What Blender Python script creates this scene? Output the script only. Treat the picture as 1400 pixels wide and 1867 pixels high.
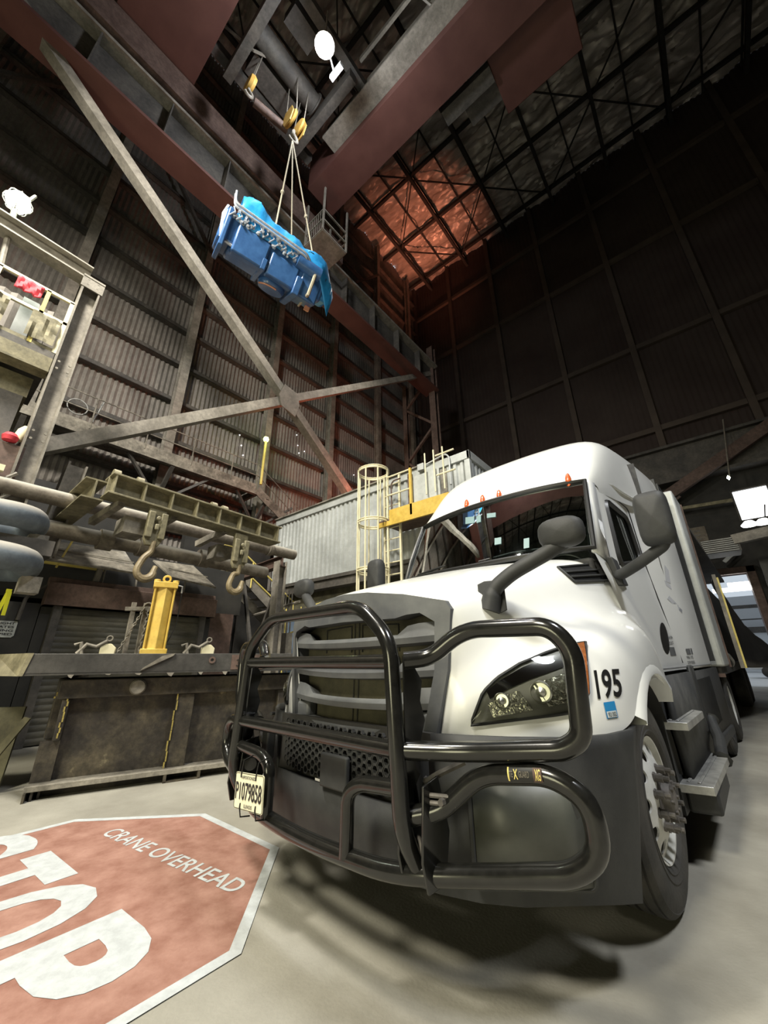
import bpy, bmesh, math, random
from mathutils import Vector, Matrix, noise
from mathutils.bvhtree import BVHTree
random.seed(7)
S = bpy.context.scene
for o in list(bpy.data.objects): bpy.data.objects.remove(o)
COL = S.collection
PI = math.pi

# ------------------------------------------------------------ camera
CAMZ = 1.25
RT = Vector((0.76906, 0.63908, -0.01008)); DN = Vector((-0.23839, 0.27142, -0.93247)); FW = Vector((-0.59305, 0.71951, 0.36109))
RT.normalize(); FW = (FW - RT*FW.dot(RT)).normalized(); DN = FW.cross(RT).normalized()
cam_d = bpy.data.cameras.new('camera'); cam = bpy.data.objects.new('camera', cam_d); COL.objects.link(cam)
cam_d.sensor_fit = 'HORIZONTAL'; cam_d.sensor_width = 36; cam_d.lens = 18.0; cam_d.clip_start = .05; cam_d.clip_end = 300
cam.matrix_world = Matrix(((RT.x, -DN.x, -FW.x, 0), (RT.y, -DN.y, -FW.y, 0), (RT.z, -DN.z, -FW.z, CAMZ), (0, 0, 0, 1)))
S.camera = cam

# ------------------------------------------------------------ world, exposure
S.view_settings.view_transform = 'Standard'; S.view_settings.look = 'None'
S.view_settings.exposure = -0.75; S.view_settings.gamma = 1.0
W = bpy.data.worlds.new('world'); S.world = W; W.use_nodes = True
bg = W.node_tree.nodes['Background']; bg.inputs[0].default_value = (.62, .70, .78, 1); bg.inputs[1].default_value = 1.5

# ------------------------------------------------------------ lights
def area(name, loc, target, size, power, col=(1, .96, .88), spread=180):
    l = bpy.data.lights.new(name, 'AREA'); l.shape = 'DISK'; l.size = size; l.energy = power; l.color = col; l.spread = math.radians(spread)
    o = bpy.data.objects.new(name, l); COL.objects.link(o); o.location = loc
    d = Vector(target) - Vector(loc); o.rotation_euler = d.to_track_quat('-Z', 'Y').to_euler(); return o
def point(name, loc, power, col=(1, 1, 1), r=.15):
    l = bpy.data.lights.new(name, 'POINT'); l.energy = power; l.color = col; l.shadow_soft_size = r
    o = bpy.data.objects.new(name, l); COL.objects.link(o); o.location = loc; return o
area('high_bay_light_front', (-1.0, -7.0, 11), (-2.2, 2, 0), 2.6, 1700, (1, .94, .76), 130)
area('high_bay_light_side', (5.5, 2.5, 13), (0, 4, 0), 2.2, 800, (.95, .97, 1), 110)
area('high_bay_light_middle', (-4.5, -3.0, 14), (-11, 4, 5), 1.6, 3000, (1, .95, .84), 140)
area('high_bay_light_far', (-6.5, 9.5, 15.5), (-9, 9, 0), 1.0, 350, (1, .93, .82), 130)
point('crane_lamp_light', (-4.95, 3.4, 18.45), 1300, (.93, .96, 1), .25)
area('added_fill_behind', (-1.5, -13.5, 2.6), (-1.5, 0, 1.2), 5.0, 1000, (1, .95, .62))  # unseen warm fill, added to lighten the truck front and its shadow
area('furnace_glow_brace', (-8.9, 11.2, 5.9), (-10.2, 9.3, 7.9), .5, 150, (1, .16, .06), 110)
area('furnace_glow_wall', (-11.5, 13.5, 3.4), (-16, 14.0, 11.5), 1.2, 190, (1, .26, .14), 80)
area('furnace_glow_roof', (-9.5, 19, 8), (-12.6, 21.0, 38), 1.2, 280, (1, .30, .16), 26)

# ------------------------------------------------------------ pixel -> place helpers (used once, to measure)
def ray(px, py): return RT*((px-700)/700) + DN*((py-933.5)/700) + FW
def onx(px, py, x): r = ray(px, py); return r*(x/r.x) + Vector((0, 0, CAMZ))
def ony(px, py, y): r = ray(px, py); return r*(y/r.y) + Vector((0, 0, CAMZ))
def onz(px, py, z): r = ray(px, py); return r*((z-CAMZ)/r.z) + Vector((0, 0, CAMZ))

# ------------------------------------------------------------ materials
def mat(name, c1, c2=None, scale=3.0, rough=.6, metal=0.0, bump=0.0, bscale=None, coat=0.0, lo=.35, hi=.65, detail=6, stretch=None, spec=.5, c3=None, speck=0, top=None):
    m = bpy.data.materials.new(name); m.use_nodes = True; nt = m.node_tree; N = nt.nodes; L = nt.links
    b = N['Principled BSDF']; b.inputs['Roughness'].default_value = rough; b.inputs['Metallic'].default_value = metal
    b.inputs['Base Color'].default_value = (*c1, 1); b.inputs['Coat Weight'].default_value = coat; b.inputs['Specular IOR Level'].default_value = spec
    b.inputs['Coat Roughness'].default_value = .08
    tc = N.new('ShaderNodeTexCoord'); src = tc.outputs['Object']
    if stretch:
        mp = N.new('ShaderNodeMapping'); mp.inputs['Scale'].default_value = stretch; L.new(src, mp.inputs[0]); src = mp.outputs[0]
    if c2 is not None:
        n = N.new('ShaderNodeTexNoise'); n.inputs['Scale'].default_value = scale; n.inputs['Detail'].default_value = detail; n.inputs['Roughness'].default_value = .62
        L.new(src, n.inputs['Vector'])
        r = N.new('ShaderNodeValToRGB'); r.color_ramp.elements[0].position = lo; r.color_ramp.elements[1].position = hi
        r.color_ramp.elements[0].color = (*c1, 1); r.color_ramp.elements[1].color = (*c2, 1)
        if c3: e = r.color_ramp.elements.new(min(.98, hi+.12)); e.color = (*c3, 1)
        L.new(n.outputs[0], r.inputs[0]); L.new(r.outputs[0], b.inputs['Base Color'])
    if speck:
        o_ = b.inputs['Base Color'].links[0].from_socket if b.inputs['Base Color'].links else None
        nn = N.new('ShaderNodeTexNoise'); nn.inputs['Scale'].default_value = 9; nn.inputs['Detail'].default_value = 12; nn.inputs['Roughness'].default_value = .75; L.new(src, nn.inputs['Vector'])
        rr = N.new('ShaderNodeMapRange'); rr.inputs[1].default_value = .35; rr.inputs[2].default_value = .68; rr.inputs[3].default_value = 1-speck; rr.inputs[4].default_value = 1+speck*.8
        L.new(nn.outputs[0], rr.inputs[0]); mm = N.new('ShaderNodeVectorMath'); mm.operation = 'SCALE'; L.new(o_, mm.inputs[0]); L.new(rr.outputs[0], mm.inputs['Scale']); L.new(mm.outputs[0], b.inputs['Base Color'])
    if top:
        o_ = b.inputs['Base Color'].links[0].from_socket; ge = N.new('ShaderNodeNewGeometry'); sx = N.new('ShaderNodeSeparateXYZ'); L.new(ge.outputs['Normal'], sx.inputs[0])
        mr = N.new('ShaderNodeMapRange'); mr.inputs[1].default_value = .15; mr.inputs[2].default_value = .75; L.new(sx.outputs['Z'], mr.inputs[0])
        mx = N.new('ShaderNodeMixRGB'); L.new(mr.outputs[0], mx.inputs[0]); L.new(o_, mx.inputs[1]); mx.inputs[2].default_value = (*top, 1); L.new(mx.outputs[0], b.inputs['Base Color'])
    if bump:
        n2 = N.new('ShaderNodeTexNoise'); n2.inputs['Scale'].default_value = bscale or scale*6; n2.inputs['Detail'].default_value = 4
        L.new(src, n2.inputs['Vector']); bp = N.new('ShaderNodeBump'); bp.inputs['Strength'].default_value = bump; bp.inputs['Distance'].default_value = .02
        L.new(n2.outputs[0], bp.inputs['Height']); L.new(bp.outputs[0], b.inputs['Normal'])
    return m
def emit(name, c, s):
    m = bpy.data.materials.new(name); m.use_nodes = True; nt = m.node_tree; b = nt.nodes['Principled BSDF']
    b.inputs['Base Color'].default_value = (.8, .8, .8, 1); b.inputs['Emission Color'].default_value = (*c, 1); b.inputs['Emission Strength'].default_value = s; return m
def glassy(name, tint, trans=.85, rough=.02):
    m = bpy.data.materials.new(name); m.use_nodes = True; nt = m.node_tree; N = nt.nodes; L = nt.links
    for n in list(N): N.remove(n)
    out = N.new('ShaderNodeOutputMaterial'); t = N.new('ShaderNodeBsdfTransparent'); t.inputs[0].default_value = (*tint, 1)
    g = N.new('ShaderNodeBsdfGlossy'); g.inputs['Roughness'].default_value = rough; g.inputs[0].default_value = (.9, .95, .95, 1)
    fr = N.new('ShaderNodeFresnel'); fr.inputs[0].default_value = 1.38
    mx = N.new('ShaderNodeMixShader'); L.new(fr.outputs[0], mx.inputs[0]); L.new(t.outputs[0], mx.inputs[1]); L.new(g.outputs[0], mx.inputs[2]); L.new(mx.outputs[0], out.inputs[0]); return m

K = {}
K['floor'] = mat('concrete', (.20, .188, .155), (.36, .345, .295), .9, .75, bump=.12, bscale=60, lo=.3, hi=.7, detail=10)
K['redsignlight'] = mat('painted_red_sign_light', (.23, .105, .075), (.36, .20, .155), 5, .7, bump=.1, bscale=60, detail=12)  # red light of the projected sign, given as surface colour
K['whitesignlight'] = mat('painted_white_sign_light', (.40, .42, .43), (.50, .53, .54), 14, .65, bump=.1, bscale=60, detail=12)  # white light of the projected border and letters, given as surface colour
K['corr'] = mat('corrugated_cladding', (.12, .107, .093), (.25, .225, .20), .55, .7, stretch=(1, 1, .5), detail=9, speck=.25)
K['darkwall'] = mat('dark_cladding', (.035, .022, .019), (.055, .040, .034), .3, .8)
K['roof'] = mat('foil_roof_lining', (.26, .24, .22), (.62, .58, .54), .8, .42, metal=.2, detail=8, stretch=(.4, 1.5, 1))
K['steel'] = mat('dusty_grey_steel', (.16, .145, .12), (.29, .265, .225), 1.6, .65, bump=.1, bscale=20, speck=.3)
K['steel2'] = mat('dark_steel', (.05, .046, .042), (.10, .09, .078), 1.5, .65, bump=.1, speck=.35)
K['black'] = mat('soot_black', (.018, .018, .017), (.035, .033, .030), 2, .8)
K['tan'] = mat('dusty_tan_steel', (.13, .115, .065), (.24, .215, .135), 2.5, .7, bump=.12, bscale=25, speck=.4, top=(.36, .33, .24))
K['dust'] = mat('settled_dust_steel', (.10, .09, .072), (.28, .255, .21), 2.5, .75, bump=.15, bscale=30, speck=.4)
K['redsteel'] = mat('red_oxide_crane_paint', (.085, .032, .026), (.12, .05, .04), .8, .6)
K['redbrown'] = mat('rusty_brown_steel', (.075, .045, .036), (.13, .085, .068), 2, .7, speck=.4)
K['mold'] = mat('scorched_iron', (.028, .023, .018), (.085, .07, .045), 2.6, .6, bump=.35, bscale=14, lo=.44, hi=.66, detail=12, c3=(.42, .36, .22), speck=.6)
K['yellow'] = mat('yellow_paint', (.50, .33, .05), (.62, .43, .09), 4, .5, speck=.15)
K['yrail'] = mat('yellow_rail_paint', (.60, .48, .10), (.72, .60, .20), 3, .5)
K['crail'] = mat('cream_rail_paint', (.60, .55, .36), (.72, .67, .48), 3, .5)
K['wbox'] = mat('galvanized_panel', (.34, .355, .345), (.50, .52, .51), .8, .45, metal=.15, detail=8, speck=.12)
K['pipe'] = mat('dusty_pipe', (.11, .09, .07), (.20, .175, .14), 2.5, .8, bump=.2, bscale=25, speck=.35, top=(.38, .36, .31))
K['bluepipe'] = mat('blue_grey_painted_pipe', (.075, .095, .12), (.12, .145, .17), 2.2, .6, bump=.1, speck=.2, top=(.36, .34, .30))
K['white'] = mat('white_truck_paint', (.74, .75, .73), (.79, .80, .785), 1.2, .32, coat=.6)
K['plastic'] = mat('charcoal_plastic', (.026, .027, .028), (.038, .039, .039), 8, .6, spec=.35, bump=.05, bscale=200)
K['grillep'] = mat('grey_grille_plastic', (.085, .09, .098), (.12, .125, .13), 8, .5)
K['barblack'] = mat('gloss_black_powder_coat', (.007, .007, .0065), (.012, .012, .011), 30, .2, coat=.3)
K['rubber'] = mat('tyre_rubber', (.022, .022, .021), (.065, .060, .052), 3, .8, bump=.15, bscale=40)
K['rim'] = mat('white_steel_rim', (.50, .50, .46), (.68, .68, .64), 5, .45)
K['nut'] = mat('dirty_lug_metal', (.07, .065, .06), (.17, .155, .14), 12, .6, metal=.3)
K['chrome'] = mat('chrome', (.75, .75, .75), None, rough=.12, metal=1)
K['alu'] = mat('step_aluminium', (.25, .25, .24), (.42, .42, .40), 10, .45, metal=.5)
K['mesh'] = mat('dusty_bug_screen', (.055, .052, .034), (.115, .105, .066), 5, .8, bump=.3, bscale=150)
K['glass'] = glassy('tinted_windshield', (.55, .63, .62))
K['lens'] = glassy('clear_lens', (.92, .93, .90), rough=.03)
K['amber'] = mat('amber_lens', (.50, .09, .02), (.62, .13, .04), 30, .2, coat=.5)
K['blueskin'] = mat('blue_engine_paint', (.03, .09, .24), (.05, .14, .34), 4, .35, coat=.3)
K['tarp'] = mat('bright_blue_tarp', (.02, .25, .62), (.04, .36, .80), 3, .35, bump=.5, bscale=6)
K['hose'] = mat('silver_fittings', (.40, .44, .52), (.66, .70, .76), 9, .3, metal=.5)
K['sling'] = mat('lifting_rope', (.30, .27, .20), (.42, .38, .28), 30, .8)
K['hookc'] = mat('hook_bronze', (.17, .13, .07), (.30, .24, .14), 6, .5, speck=.3)
K['decal'] = mat('black_decal', (.012, .012, .012), None, rough=.4)
K['plate'] = mat('license_plate_enamel', (.78, .76, .55), (.82, .80, .62), 20, .4)
K['blue'] = mat('blue_sticker', (.02, .22, .50), None, rough=.4)
K['paper'] = mat('pale_sticker', (.62, .68, .70), None, rough=.5)
K['yellowt'] = mat('yellow_strap', (.72, .70, .02), None, rough=.5)
K['red'] = mat('red_cloth', (.55, .03, .05), (.65, .06, .08), 8, .7)
K['seat'] = mat('dark_seat_fabric', (.03, .03, .032), (.05, .05, .05), 20, .8)
K['blacktarp'] = mat('black_vinyl_tarp', (.012, .012, .013), (.022, .022, .022), 3, .38, bump=.25, bscale=4)
K['shutter'] = mat('grimy_shutter', (.05, .048, .036), (.10, .092, .07), 2, .6, stretch=(1, .6, 3), speck=.3)
K['yblock'] = mat('yellow_hook_block', (.45, .26, .05), (.55, .36, .10), 4, .5)
K['lampon'] = emit('lamp_glow', (.9, .95, 1), 60)
K['lampw'] = emit('cage_lamp_glow', (.88, 1, .82), 30)
K['lampy'] = emit('yellow_lamp_glow', (.88, 1, .30), 16)
K['daylight'] = emit('bright_window_glass', (.95, .98, 1), 5)
K['tube'] = emit('tube_light', (1, 1, .96), 8)
K['tiny'] = emit('pinhole_daylight', (1, 1, 1), 12)
K['ground'] = mat('outdoor_concrete', (.55, .55, .54), (.65, .65, .64), .5, .8)
K['van'] = mat('van_white', (.6, .62, .64), None, rough=.4)

# ------------------------------------------------------------ mesh builder
SPLIT = set('side_skirt guide_rail mesh_cover wheel_arch_lip mud_flap wheel_well grille_bar wheel tow_shackle inner_tyre side_rail rung stringer extender_and_gap_shade roof_gutter windshield_pillar wiper windshield_sticker runner end_rib stiffener lifting_lug saddle tie_rod crate window zip_tie handrail mounting_plate latch_bolt hoist_rope sheave cheek_plate bracket lacing_bar purlin chord trailer_wheel girder_grey_plate girt cab_seat skirt_panel bumper_crease bolt_plate seam festoon_rail door_lettering brace oil_pan end_cap copper_ring mounting_flange crankcase_cover yellow_paint_mark end_truck tyre'.split())
class MB:
    def __init__(s): s.v = []; s.f = []; s.m = []; s.solo = False
    def clusters(s, eps=.02):
        n = len(s.v); p = list(range(n))
        def fd(a):
            while p[a] != a: p[a] = p[p[a]]; a = p[a]
            return a
        for f in s.f:
            a = fd(f[0])
            for b in f[1:]: p[fd(b)] = a
        used = {v for f in s.f for v in f}; isl = {}
        for i in used: isl.setdefault(fd(i), []).append(i)
        keys = list(isl); bx_ = [([min(s.v[i][k] for i in isl[q]) for k in range(3)], [max(s.v[i][k] for i in isl[q]) for k in range(3)]) for q in keys]
        g_ = list(range(len(keys)))
        def fg(a):
            while g_[a] != a: a = g_[a]
            return a
        for i in range(len(keys)):
            for j in range(i):
                if all(bx_[i][0][k]-eps < bx_[j][1][k] and bx_[j][0][k]-eps < bx_[i][1][k] for k in range(3)): g_[fg(i)] = fg(j)
        root = {q: fg(i) for i, q in enumerate(keys)}; outs = {}
        for f, m in zip(s.f, s.m):
            c = outs.setdefault(root[fd(f[0])], [[], []]); c[0].append(f); c[1].append(m)
        res = []
        for fs, ms in outs.values():
            mp = {}; b = MB(); b.solo = True
            for f in fs:
                for i in f:
                    if i not in mp: mp[i] = len(b.v); b.v.append(s.v[i])
            b.f = [tuple(mp[i] for i in f) for f in fs]; b.m = ms; res.append(b)
        return res
    def add(s, vs, fs, mi=0):
        n = len(s.v); s.v += [Vector(v) for v in vs]; s.f += [tuple(i+n for i in f) for f in fs]; s.m += [mi]*len(fs); return s
    def box(s, c, d, rot=None, mi=0):
        c = Vector(c); x, y, z = [a/2 for a in d]
        vs = [Vector(p) for p in ((-x,-y,-z),(x,-y,-z),(x,y,-z),(-x,y,-z),(-x,-y,z),(x,-y,z),(x,y,z),(-x,y,z))]
        if rot is not None: vs = [rot @ v for v in vs]
        return s.add([v+c for v in vs], [(0,3,2,1),(4,5,6,7),(0,1,5,4),(1,2,6,5),(2,3,7,6),(3,0,4,7)], mi)
    def bb(s, lo, hi, mi=0): return s.box([(a+b)/2 for a, b in zip(lo, hi)], [abs(b-a) for a, b in zip(lo, hi)], mi=mi)
    def frame(s, p, q, up=(0, 0, 1)):
        p = Vector(p); q = Vector(q); d = (q-p).normalized(); u = Vector(up)
        if abs(d.dot(u)) > .98: u = Vector((0, 1, 0)) if abs(d.y) < .9 else Vector((1, 0, 0))
        r = d.cross(u).normalized(); u = r.cross(d).normalized(); return p, q, d, r, u
    def beam(s, p, q, w, h, up=(0, 0, 1), mi=0):
        p, q, d, r, u = s.frame(p, q, up); vs = []
        for c in (p, q):
            for a, b in ((-1,-1),(1,-1),(1,1),(-1,1)): vs.append(c + r*a*w/2 + u*b*h/2)
        return s.add(vs, [(0,1,2,3),(7,6,5,4),(0,4,5,1),(1,5,6,2),(2,6,7,3),(3,7,4,0)], mi)
    def ibeam(s, p, q, w, h, t=.03, up=(0, 0, 1), mi=0):
        p, q, d, r, u = s.frame(p, q, up)
        s.beam(p+u*(h-t)/2, q+u*(h-t)/2, w, t, u, mi); s.beam(p-u*(h-t)/2, q-u*(h-t)/2, w, t, u, mi); return s.beam(p, q, t, h-2*t, u, mi)
    def tube(s, pts, r, n=10, closed=False, mi=0, caps=True):
        pts = [Vector(p) for p in pts if p is not None]; N = len(pts); rs = r if isinstance(r, (list, tuple)) else [r]*N
        ring = []; up = None; vs = []
        for i, p in enumerate(pts):
            a = pts[i-1] if (i > 0 or closed) else p; b = pts[(i+1) % N] if (i < N-1 or closed) else p
            d = (b-a).normalized()
            if up is None: up = Vector((0, 0, 1)) if abs(d.z) < .9 else Vector((1, 0, 0))
            x = d.cross(up)
            if x.length < 1e-4: up = Vector((1, .3, .2)); x = d.cross(up)
            x.normalize(); up = x.cross(d).normalized()
            for k in range(n): t = 2*PI*k/n; vs.append(p + (x*math.cos(t) + up*math.sin(t))*rs[i])
        fs = []
        for i in range(N if closed else N-1):
            j = (i+1) % N
            for k in range(n): fs.append((i*n+k, j*n+k, j*n+(k+1) % n, i*n+(k+1) % n))
        if caps and not closed: fs.append(tuple(range(n-1, -1, -1))); fs.append(tuple((N-1)*n+k for k in range(n)))
        return s.add(vs, fs, mi)
    def lathe(s, prof, c, axis=(0, 0, 1), n=32, mi=0, close=False):
        c = Vector(c); ax = Vector(axis).normalized(); u = ax.orthogonal().normalized(); w = ax.cross(u); vs = []
        for (r, h) in prof:
            for k in range(n): t = 2*PI*k/n; vs.append(c + ax*h + (u*math.cos(t)+w*math.sin(t))*max(r, 1e-4))
        fs = []; P = len(prof)
        for i in range(P-1):
            for k in range(n): fs.append((i*n+k, i*n+(k+1) % n, (i+1)*n+(k+1) % n, (i+1)*n+k))
        return s.add(vs, fs, mi)
    def prism(s, poly, ext, mi=0):
        poly = [Vector(p) for p in poly]; e = Vector(ext); n = len(poly)
        return s.add(poly + [p+e for p in poly], [tuple(range(n)), tuple(range(2*n-1, n-1, -1))] + [(i, i+n, (i+1) % n+n, (i+1) % n) for i in range(n)], mi)
    def grid(s, rows, mi=0, skip=None, closed=False):
        R = len(rows); C = len(rows[0]); fs = []
        for i in range(R-1):
            for j in range(C-1 if not closed else C):
                if skip and skip(i, j): continue
                fs.append((i*C+j, i*C+(j+1) % C, (i+1)*C+(j+1) % C, (i+1)*C+j))
        return s.add([p for r in rows for p in r], fs, mi)
    def mirror(s, ax=0):
        n = len(s.v); vs = []
        for v in s.v[:n]:
            w = v.copy(); w[ax] = -w[ax]; vs.append(w)
        fs = [tuple(reversed(f)) for f in s.f]; ms = list(s.m); s.v += vs; s.f += [tuple(i+n for i in f) for f in fs]; s.m += ms; return s
    def build(s, name, mats, parent=None, smooth=35, bevel=0, subsurf=0, solid=0, weld=False, loc=None):
        if name in SPLIT and not s.solo:
            cl = s.clusters()
            if len(cl) > 1:
                out = [c.build(name, mats, parent, smooth, bevel, subsurf, solid, weld, loc) for c in cl]; return out[0]
        me = bpy.data.meshes.new(name); off = Vector(loc) if loc is not None else Vector()
        me.from_pydata([tuple(v-off) for v in s.v], [], s.f)
        if not isinstance(mats, (list, tuple)): mats = [mats]
        for m in mats: me.materials.append(m)
        me.polygons.foreach_set('material_index', s.m)
        if weld:
            bm = bmesh.new(); bm.from_mesh(me); bmesh.ops.remove_doubles(bm, verts=bm.verts, dist=1e-4); bmesh.ops.recalc_face_normals(bm, faces=bm.faces); bm.to_mesh(me); bm.free()
        me.update(); o = bpy.data.objects.new(name, me); COL.objects.link(o)
        if loc is not None: o.location = off
        if parent: o.parent = parent
        if subsurf: md = o.modifiers.new('sub', 'SUBSURF'); md.levels = subsurf; md.render_levels = subsurf
        if solid: md = o.modifiers.new('sol', 'SOLIDIFY'); md.thickness = solid; md.offset = -1
        if bevel: md = o.modifiers.new('bev', 'BEVEL'); md.width = bevel; md.segments = 2; md.limit_method = 'ANGLE'; md.angle_limit = math.radians(40)
        if smooth:
            me.shade_smooth()
            if not subsurf: me.set_sharp_from_angle(angle=math.radians(smooth))
        return o
def fillet(pts, rad, n=6, closed=False):
    pts = [Vector(p) for p in pts]; out = []; N = len(pts)
    for i, p in enumerate(pts):
        if not closed and (i == 0 or i == N-1): out.append(p); continue
        a = pts[i-1]; b = pts[(i+1) % N]; r = rad[i] if isinstance(rad, (list, tuple)) else rad
        da = (a-p); db = (b-p); t = min(r, da.length*.48, db.length*.48); A = p+da.normalized()*t; B = p+db.normalized()*t
        for k in range(n+1): u = k/n; out.append(A*(1-u)**2 + p*2*u*(1-u) + B*u*u)
    return out
def tag(o, label, cat, group=None, kind=None):
    o['label'] = label; o['category'] = cat
    if group: o['group'] = group
    if kind: o['kind'] = kind
    return o
def thing(name, loc, label, cat, group=None, rz=0):
    o = bpy.data.objects.new(name, None); COL.objects.link(o); o.location = loc; o.rotation_euler = (0, 0, rz); return tag(o, label, cat, group)
def struct(o): o['kind'] = 'structure'; return o
def dup_tree(r, loc, label=None):
    c = r.copy(); COL.objects.link(c); c.location = loc
    if label: c['label'] = label
    for ch in list(r.children):
        d = ch.copy(); COL.objects.link(d); d.parent = c
    return c
def textmesh(txt, bold=.012):
    cu = bpy.data.curves.new('t', 'FONT'); cu.body = txt; cu.size = 1; cu.resolution_u = 4; cu.offset = bold
    o = bpy.data.objects.new('t', cu); COL.objects.link(o); dg = bpy.context.evaluated_depsgraph_get(); dg.update()
    me = bpy.data.meshes.new_from_object(o.evaluated_get(dg)); vs = [v.co.copy() for v in me.vertices]; fs = [tuple(p.vertices) for p in me.polygons]
    bpy.data.objects.remove(o); bpy.data.meshes.remove(me)
    x0 = min(v.x for v in vs); x1 = max(v.x for v in vs); y0 = min(v.y for v in vs); y1 = max(v.y for v in vs)
    return [Vector(((v.x-x0)/(x1-x0), (v.y-y0)/(y1-y0), 0)) for v in vs], fs
def put_text(mb, txt, org, ux, uy, mi=0, bold=.012):          # org bottom-left, ux full width, uy full height
    vs, fs = textmesh(txt, bold); org = Vector(org); ux = Vector(ux); uy = Vector(uy)
    mb.add([org+ux*v.x+uy*v.y for v in vs], fs, mi); return mb

# ============================================================ THE SETTING
Y0, Y1, ZC, XW, XE = -14, 25, 38, -16.2, 16
g = MB(); g.bb((XW-1, Y0, -.2), (XE, Y1+.3, 0)); f = struct(g.build('floor', K['floor']))
g = MB(); g.bb((-30, Y1+.3, -.2), (40, 90, -.02)); f = struct(g.build('trim_1', K['ground'])); f['label'] = 'pale concrete yard outside the doorway'
# left wall: fluted sheets
rows = []; ys = []; y = Y0
while y < Y1: ys.append(y); y += .05
for z in (0, 7, 14, 20, 28, ZC): rows.append([(XW + .035*math.sin(2*PI*yy/.2), yy, z) for yy in ys])
g = MB(); g.grid(rows); wl = struct(g.build('wall_left', K['corr'], smooth=60))
g = MB(); z = 4.3
while z < 37:
    g.bb((-16.15, Y0, z-.09), (-15.88, Y1, z-.06)); g.bb((-15.9, Y0, z-.09), (-15.88, Y1, z+.09)); g.bb((-16.15, Y0, z+.05), (-15.88, Y1, z+.09)); z += 1.93
g.build('girt', K['steel2'], wl)
# back wall, dark cladding above a deep lintel beam, lower wall with the doorway and window
rows = []
for z in (10, 20, 29, ZC):
    rows.append([(-16.2 + i*.1, 25 + .03*math.sin(2*PI*i*.1/.3), z) for i in range(323)])
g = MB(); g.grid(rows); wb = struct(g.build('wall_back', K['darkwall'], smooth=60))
g = MB()
for z in (13.6, 19.5, 27.2, 33.2): g.bb((-16, 24.72, z-.16), (16, 24.95, z+.16))
for i in range(-4, 5): g.bb((.15+i*4.05-.16, 24.6, 10), (.15+i*4.05+.16, 24.95, 37.5))
g.build('girt', mat('dark_brown_steel', (.06, .045, .037), (.085, .065, .052), 1, .8), wb)
g = MB(); g.bb((-16, 24.4, 10.1), (16, 25.2, 12.1)); g.bb((-16, 24.1, 12.0), (16, 25.2, 12.15)); g.bb((-16, 24.1, 10.0), (16, 25.2, 10.15))
struct(g.build('trim_2', K['steel2']))
g = MB()
dl, dr, dt = -3.2, 1.75, 4.95; wx0, wx1, wz0, wz1 = 2.2, 3.55, 7.45, 9.05
g.bb((-16, 24.9, 0), (dl, 25.2, 10)); g.bb((dl, 24.9, dt), (dr, 25.2, 10)); g.bb((dr, 24.9, 0), (wx0, 25.2, 10)); g.bb((wx0, 24.9, 0), (wx1, 25.2, wz0)); g.bb((wx0, 24.9, wz1), (wx1, 25.2, 10)); g.bb((wx1, 24.9, 0), (16, 25.2, 10))
struct(g.build('wall_back', K['black']))
g = MB(); g.bb((dr-.02, 24.6, 0), (dr+.3, 25.3, dt+.3)); g.bb((dl-.3, 24.6, 0), (dl, 25.3, dt+.3)); g.bb((dl-.3, 24.6, dt), (dr+.3, 25.3, dt+.3)); struct(g.build('door_1', K['redbrown'], bevel=.02))
g = MB(); g.bb((wx0, 25.0, wz0), (wx1, 25.05, wz1)); w1 = struct(g.build('window_1', K['daylight']))
g = MB()
for x in (wx0, wx1): g.bb((x-.04, 24.85, wz0), (x+.04, 25.1, wz1))
for z in (wz0, wz1): g.bb((wx0, 24.85, z-.04), (wx1, 25.1, z+.04))
g.beam((3.05, 24.8, wz0), (3.2, 24.8, wz0+.6), .05, .05); g.build('window_frame', K['steel2'], w1)
# walls and roof that close the hall
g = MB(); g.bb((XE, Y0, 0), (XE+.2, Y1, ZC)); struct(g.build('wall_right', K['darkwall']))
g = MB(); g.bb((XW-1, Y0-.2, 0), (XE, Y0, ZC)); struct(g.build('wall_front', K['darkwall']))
rows = []
nx, ny = 200, 330
for j in range(ny+1):
    r = []
    for i in range(nx+1):
        x = XW + (XE-XW)*i/nx; y = Y0 + (Y1-Y0)*j/ny
        sag = abs(math.sin(PI*(y+.3)/2.2))**.6*.35
        q_ = y+.5*noise.noise(Vector((x*.5, y*.5, 8))); h = noise.noise(Vector((x*.35, q_*.9, 3)))*.5 + noise.noise(Vector((x*.6, q_*2.6, 9)))*.35 + (1-abs(noise.noise(Vector((x*.9, q_*4.5, 19))))*2)*.20
        r.append((x, y, ZC - sag - h*.85))
    rows.append(r)
g = MB(); g.grid(rows); ce = struct(g.build('ceiling', K['roof'], smooth=50))
# roof truss
t = thing('roof_truss', (0, 5, 35), 'dark lattice roof steelwork beneath the crumpled foil roof lining', 'roof truss')
def part(mb, name, m, parent, **k):
    inv = parent.matrix_world.inverted() if False else None
    off = Vector(parent.location)
    if parent.rotation_euler.z:
        R = Matrix.Rotation(-parent.rotation_euler.z, 3, 'Z'); mb.v = [R @ (v-off) for v in mb.v]
    else: mb.v = [v-off for v in mb.v]
    return mb.build(name, m, parent, **k)
g = MB()
for y in range(-12, 26, 4): g.beam((XW, y, 37.1), (XE, y, 37.1), .22, .3)
part(g, 'purlin', K['black'], t); g = MB()
for x in range(-14, 17, 4): g.beam((x, Y0, 36.3), (x, Y1, 36.3), .22, .32)
part(g, 'chord', K['black'], t); g = MB()
for x in range(-14, 15, 4):
    for y in range(-12, 22, 4):
        g.beam((x, y, 36.4), (x+4, y+4, 36.6), .08, .1) if (x//4+y//4) % 2 else g.beam((x+4, y, 36.4), (x, y+4, 36.6), .08, .1)
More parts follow.
